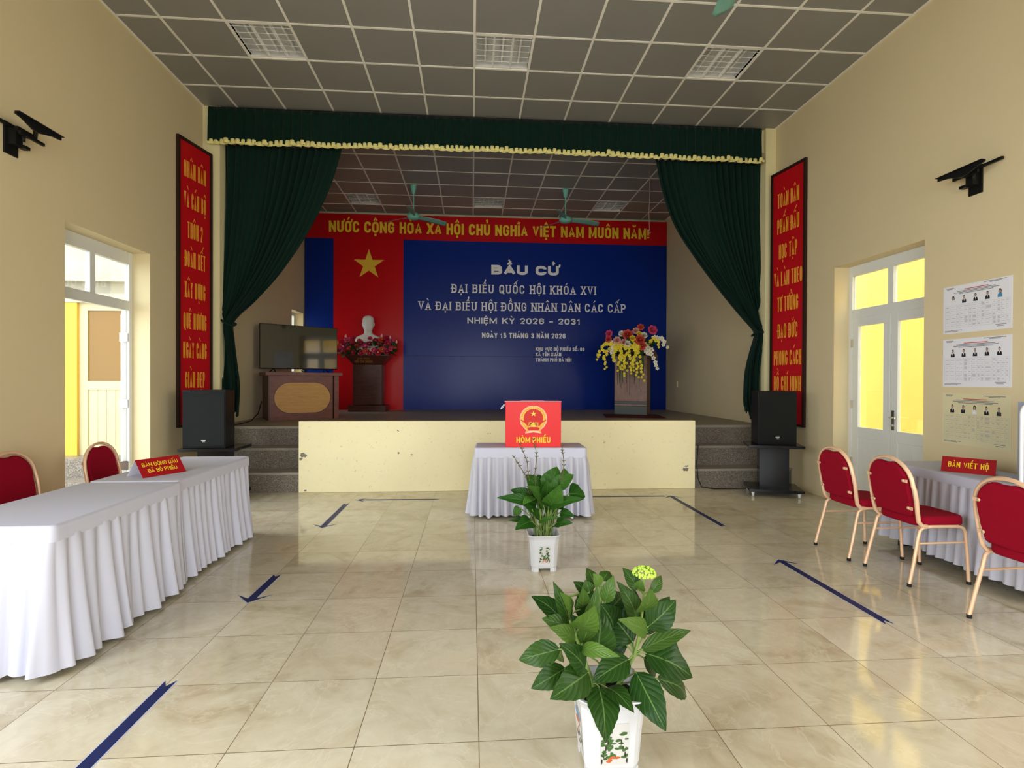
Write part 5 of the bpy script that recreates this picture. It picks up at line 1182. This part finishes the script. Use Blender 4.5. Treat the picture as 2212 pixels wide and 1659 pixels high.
HY = [(-0.185, 0.008, 0.434, -0.345, 0.032, 0.385, 0.039, 0.15), (-0.168, -0.012, 0.37, -0.303, -0.048, 0.317, 0.036, 0.1), (-0.084, -0.04, 0.367, -0.244, -0.16, 0.344, 0.049, 0.1), (-0.049, -0.06, 0.323, -0.065, -0.24, 0.236, 0.049, 0.05), (-0.014, -0.048, 0.31, 0.046, -0.192, 0.306, 0.032, 0.05), (0.098, -0.048, 0.365, 0.163, -0.192, 0.23, 0.048, 0.0), (0.145, -0.008, 0.416, 0.334, -0.032, 0.33, 0.058, 0.0), (0.211, 0.032, 0.291, 0.38, 0.128, 0.162, 0.043, 0.05), (0.135, 0.008, 0.419, 0.349, 0.032, 0.483, 0.027, 0.3), (0.158, 0.0, 0.512, 0.273, 0.0, 0.615, 0.044, 0.05), (0.147, -0.032, 0.508, 0.014, -0.128, 0.604, 0.028, 0.6), (0.124, -0.024, 0.584, 0.139, -0.096, 0.698, 0.038, 0.5), (0.117, 0.0, 0.539, 0.042, 0.0, 0.694, 0.033, 0.15), (0.124, 0.008, 0.656, 0.069, 0.032, 0.737, 0.024, 0.15), (0.179, 0.012, 0.643, 0.231, 0.048, 0.697, 0.018, 0.3), (0.124, -0.008, 0.662, 0.121, -0.032, 0.711, 0.019, 0.5), (-0.042, -0.008, 0.415, -0.029, -0.032, 0.597, 0.052, 0.12), (0.108, 0.02, 0.444, -0.001, 0.08, 0.569, 0.05, 0.0), (0.082, -0.016, 0.398, -0.075, -0.064, 0.343, 0.042, 0.05), (-0.116, -0.048, 0.463, -0.01, -0.192, 0.504, 0.022, 0.7), (-0.096, -0.028, 0.373, -0.2, -0.112, 0.514, 0.039, 0.05), (-0.131, -0.024, 0.481, -0.236, -0.096, 0.569, 0.029, 0.6), (-0.151, 0.0, 0.522, -0.256, 0.0, 0.56, 0.027, 0.25), (-0.173, 0.02, 0.538, -0.287, 0.08, 0.618, 0.035, 0.0), (-0.124, -0.04, 0.532, -0.088, -0.16, 0.662, 0.043, 0.6), (-0.103, -0.012, 0.461, -0.05, -0.048, 0.694, 0.029, 0.3), (-0.153, -0.024, 0.572, -0.198, -0.096, 0.695, 0.025, 0.6), (-0.153, -0.008, 0.555, -0.217, -0.032, 0.709, 0.023, 0.1), (-0.111, -0.02, 0.599, -0.114, -0.08, 0.703, 0.024, 0.35), (-0.075, 0.008, 0.641, -0.128, 0.032, 0.688, 0.021, 0.1), (-0.048, 0.016, 0.67, -0.068, 0.064, 0.729, 0.022, 0.15), (-0.011, 0.0, 0.612, 0.022, 0.0, 0.717, 0.024, 0.45), (-0.017, 0.016, 0.691, 0.023, 0.064, 0.714, 0.021, 0.2), (-0.031, 0.0, 0.678, -0.057, 0.0, 0.728, 0.02, 0.7), (0.028, 0.032, 0.583, 0.102, 0.128, 0.594, 0.03, 0.0), (-0.072, 0.0, 0.654, -0.089, 0.0, 0.704, 0.021, 0.2), (0.091, 0.032, 0.459, 0.089, 0.128, 0.519, 0.03, 0.0), (0.161, 0.04, 0.463, 0.31, 0.16, 0.57, 0.031, 0.1), (-0.181, 0.032, 0.427, -0.18, 0.128, 0.337, 0.03, 0.0), (0.15, 0.02, 0.382, 0.228, 0.08, 0.275, 0.03, 0.1), (0.041, 0.04, 0.477, 0.051, 0.16, 0.582, 0.041, 0.0)]
HP = thing('potted_hydrangea', 'potted plant with a lime flower head in a white pot, nearest the camera', 'potted plant', (0.53, 2.05, 0))
hpp = pot_mesh(HP); pot_picture(hpp, 0, 0.105, 0.055, 0.215, 4); pot_picture(hpp, -PI/2, 0.105, 0.055, 0.215, 6, True)
r_ = random.Random(9); mb = MB()
HY += [(0.02, 0.05, 0.36, 0.06, 0.15, 0.50, 0.05, 0.0), (-0.06, 0.05, 0.38, -0.14, 0.14, 0.52, 0.05, 0.0), (0.10, 0.06, 0.48, 0.16, 0.16, 0.60, 0.045, 0.0), (-0.08, 0.04, 0.52, -0.06, 0.10, 0.66, 0.04, 0.05), (0.03, 0.03, 0.50, -0.03, -0.03, 0.62, 0.045, 0.0), (0.19, 0.03, 0.44, 0.30, 0.02, 0.40, 0.05, 0.0)]
for q in HY: leaf(mb, q[0:3], q[3:6], q[6]*1.32, q[7], r_)
mb.build('foliage', M['leaf_hyd'], HP)
HS = ([(-0.05, 0, 0.24), (-0.055, 0, 0.299), (-0.096, -0.01, 0.41), (-0.126, -0.01, 0.491), (-0.152, 0, 0.562), (-0.155, 0, 0.64)], [(0.03, 0, 0.24), (0.042, 0, 0.29), (0.107, 0, 0.403), (0.130, 0, 0.50), (0.137, 0, 0.568), (0.142, 0, 0.64), (0.144, 0, 0.722)], [(-0.01, 0.02, 0.24), (-0.009, 0.02, 0.347), (-0.025, 0.01, 0.498), (-0.026, 0.01, 0.673)])
for p in HS: MB().tube(p, [0.0085-0.0008*i for i in range(len(p))], 8).build('stem', M['stem'], HP)
mb = MB()
for q in HY:                                   # leaf stalks, from the nearest stem
    b = Vector(q[0:3]); best = min((Vector(s) for p in HS for s in p), key=lambda s: (s-b).length+max(0, s.z-b.z)*2)
    if 0.01 < (best-b).length < 0.2: mb.tube([best, best.lerp(b, 0.5)+ZV*0.006, b, b+(Vector(q[3:6])-b)*0.12], 0.0032, 6)
mb.build('leaf_stalks', M['stem'], HP)
mb = MB(); r_ = random.Random(2)
for i in range(150):
    a = r_.uniform(0, 2*PI); e = math.acos(r_.uniform(-0.1, 1)); d = Vector((math.sin(e)*math.cos(a), math.sin(e)*math.sin(a), math.cos(e)))
    c = Vector((0.144, 0, 0.722))+Vector((d.x*0.042, d.y*0.042, d.z*0.026)); mb.ball(c, r_.uniform(0.0038, 0.0065), 6)
mb.build('flower_head', M['bud'], HP)
BP = [(-0.054, -0.04, 0.514, -0.363, -0.14, 0.594, 0.041, 0.0), (-0.102, 0.02, 0.563, -0.253, 0.07, 0.606, 0.036, 0.0), (-0.095, -0.048, 0.382, -0.23, -0.168, 0.357, 0.049, 0.0), (-0.178, 0.008, 0.471, -0.231, 0.028, 0.405, 0.031, 0.3), (-0.088, -0.04, 0.576, -0.172, -0.14, 0.536, 0.033, 0.6), (0.002, -0.032, 0.498, -0.13, -0.112, 0.671, 0.07, 0.35), (0.048, -0.04, 0.493, 0.116, -0.14, 0.674, 0.063, 0.35), (-0.048, 0.008, 0.627, -0.133, 0.028, 0.733, 0.054, 0.1), (-0.005, 0.024, 0.609, -0.026, 0.084, 0.723, 0.055, 0.1), (0.05, 0.02, 0.616, 0.123, 0.07, 0.786, 0.072, 0.15), (0.116, 0.0, 0.64, 0.243, 0.0, 0.735, 0.051, 0.3), (0.174, 0.02, 0.711, 0.183, 0.07, 0.772, 0.027, 0.3), (0.206, 0.0, 0.584, 0.341, 0.0, 0.562, 0.071, 0.0), (0.035, -0.04, 0.493, 0.298, -0.14, 0.576, 0.038, 0.1), (0.13, -0.024, 0.44, 0.235, -0.084, 0.426, 0.03, 0.0), (0.097, -0.04, 0.363, 0.208, -0.14, 0.388, 0.032, 0.1), (-0.041, -0.052, 0.375, 0.101, -0.182, 0.447, 0.016, 0.4), (0.078, -0.032, 0.334, 0.109, -0.112, 0.349, 0.017, 0.0), (-0.106, -0.024, 0.376, -0.277, -0.084, 0.401, 0.02, 0.0), (-0.011, 0.032, 0.525, -0.064, 0.112, 0.606, 0.055, 0.0), (0.102, 0.04, 0.522, 0.053, 0.14, 0.655, 0.055, 0.0), (0.073, -0.008, 0.587, 0.09, -0.028, 0.721, 0.034, 0.2), (0.035, 0.008, 0.461, -0.004, 0.028, 0.581, 0.041, 0.0)]
PP = thing('potted_plant', 'broad-leaved green plant with tall budding stalks in a white pot before the ballot table', 'potted plant', (0.563, 4.20, 0))
ppp = pot_mesh(PP, 0.285, 0.130, 0.098); pot_picture(ppp, 0, 0.085, 0.07, 0.205, 8, False, 0.130, 0.098, 0.285)
r_ = random.Random(4); mb = MB()
BP += [(-0.03, 0.05, 0.50, -0.10, 0.10, 0.68, 0.05, 0.0), (0.06, 0.06, 0.50, 0.16, 0.12, 0.66, 0.055, 0.0), (0.02, 0.0, 0.55, 0.03, -0.05, 0.70, 0.05, 0.1), (-0.06, 0.03, 0.48, -0.18, 0.10, 0.60, 0.05, 0.0), (0.10, 0.03, 0.46, 0.20, 0.10, 0.52, 0.045, 0.0), (-0.03, -0.03, 0.40, -0.14, -0.08, 0.50, 0.035, 0.1), (0.05, 0.0, 0.40, 0.10, 0.02, 0.55, 0.04, 0.05)]
for q in BP: leaf(mb, q[0:3], q[3:6], q[6]*1.3, q[7], r_, 'heart', 0.10, 0.30, 0.05)
mb.build('foliage', M['leaf_broad'], PP)
mb = MB()
for i, q in enumerate(BP):
    b = Vector(q[0:3]); a = i*2.4; s = Vector((0.05*math.cos(a), 0.05*math.sin(a), 0.23)); mb.tube([s, s.lerp(b, 0.55)+Vector((0, 0, 0.03)), b, b+(Vector(q[3:6])-b)*0.1], 0.0045, 6)
for i in range(16):
    a = i*1.7; s = Vector((0.06*math.cos(a), 0.05*math.sin(a), 0.23)); mb.tube([s, s+Vector((0.03*math.cos(a), 0.02*math.sin(a), 0.16)), s+Vector((0.07*math.cos(a), 0.05*math.sin(a), 0.25))], 0.0042, 6)
mb.build('leaf_stalks', M['stem'], PP)
for p in ([(-0.05, 0, 0.25), (-0.10, 0, 0.55), (-0.132, 0.0, 0.718), (-0.187, 0.0, 0.807), (-0.235, 0.0, 0.882)], [(-0.04, 0, 0.25), (-0.09, 0, 0.55), (-0.115, 0.0, 0.724), (-0.126, 0.0, 0.84), (-0.16, 0.0, 0.922), (-0.184, 0.0, 0.977)], [(0, 0, 0.25), (-0.05, 0, 0.55), (-0.067, 0.0, 0.738), (-0.05, 0.0, 0.881), (-0.064, 0.0, 0.956), (-0.078, 0.0, 1.017)], [(0.05, 0, 0.25), (0.12, 0, 0.55), (0.15, 0.0, 0.701), (0.167, 0.0, 0.811), (0.156, 0.0, 0.907), (0.149, 0.0, 0.962)]):
    mb = MB(); mb.tube(p, [0.0038-0.0003*i for i in range(len(p))], 6)
    for a, b in list(zip(p, p[1:]))[1:]:
        for t in (0.3, 0.95):
            c = Vector(a).lerp(Vector(b), t); mb.ball(c, (0.006, 0.006, 0.008), 6)
            for s in (-1, 1): mb.ball(c+Vector((s*0.010, 0, 0.006)), 0.0045, 6)
    mb.build('budding_stalk', M['stem_brown'], PP)
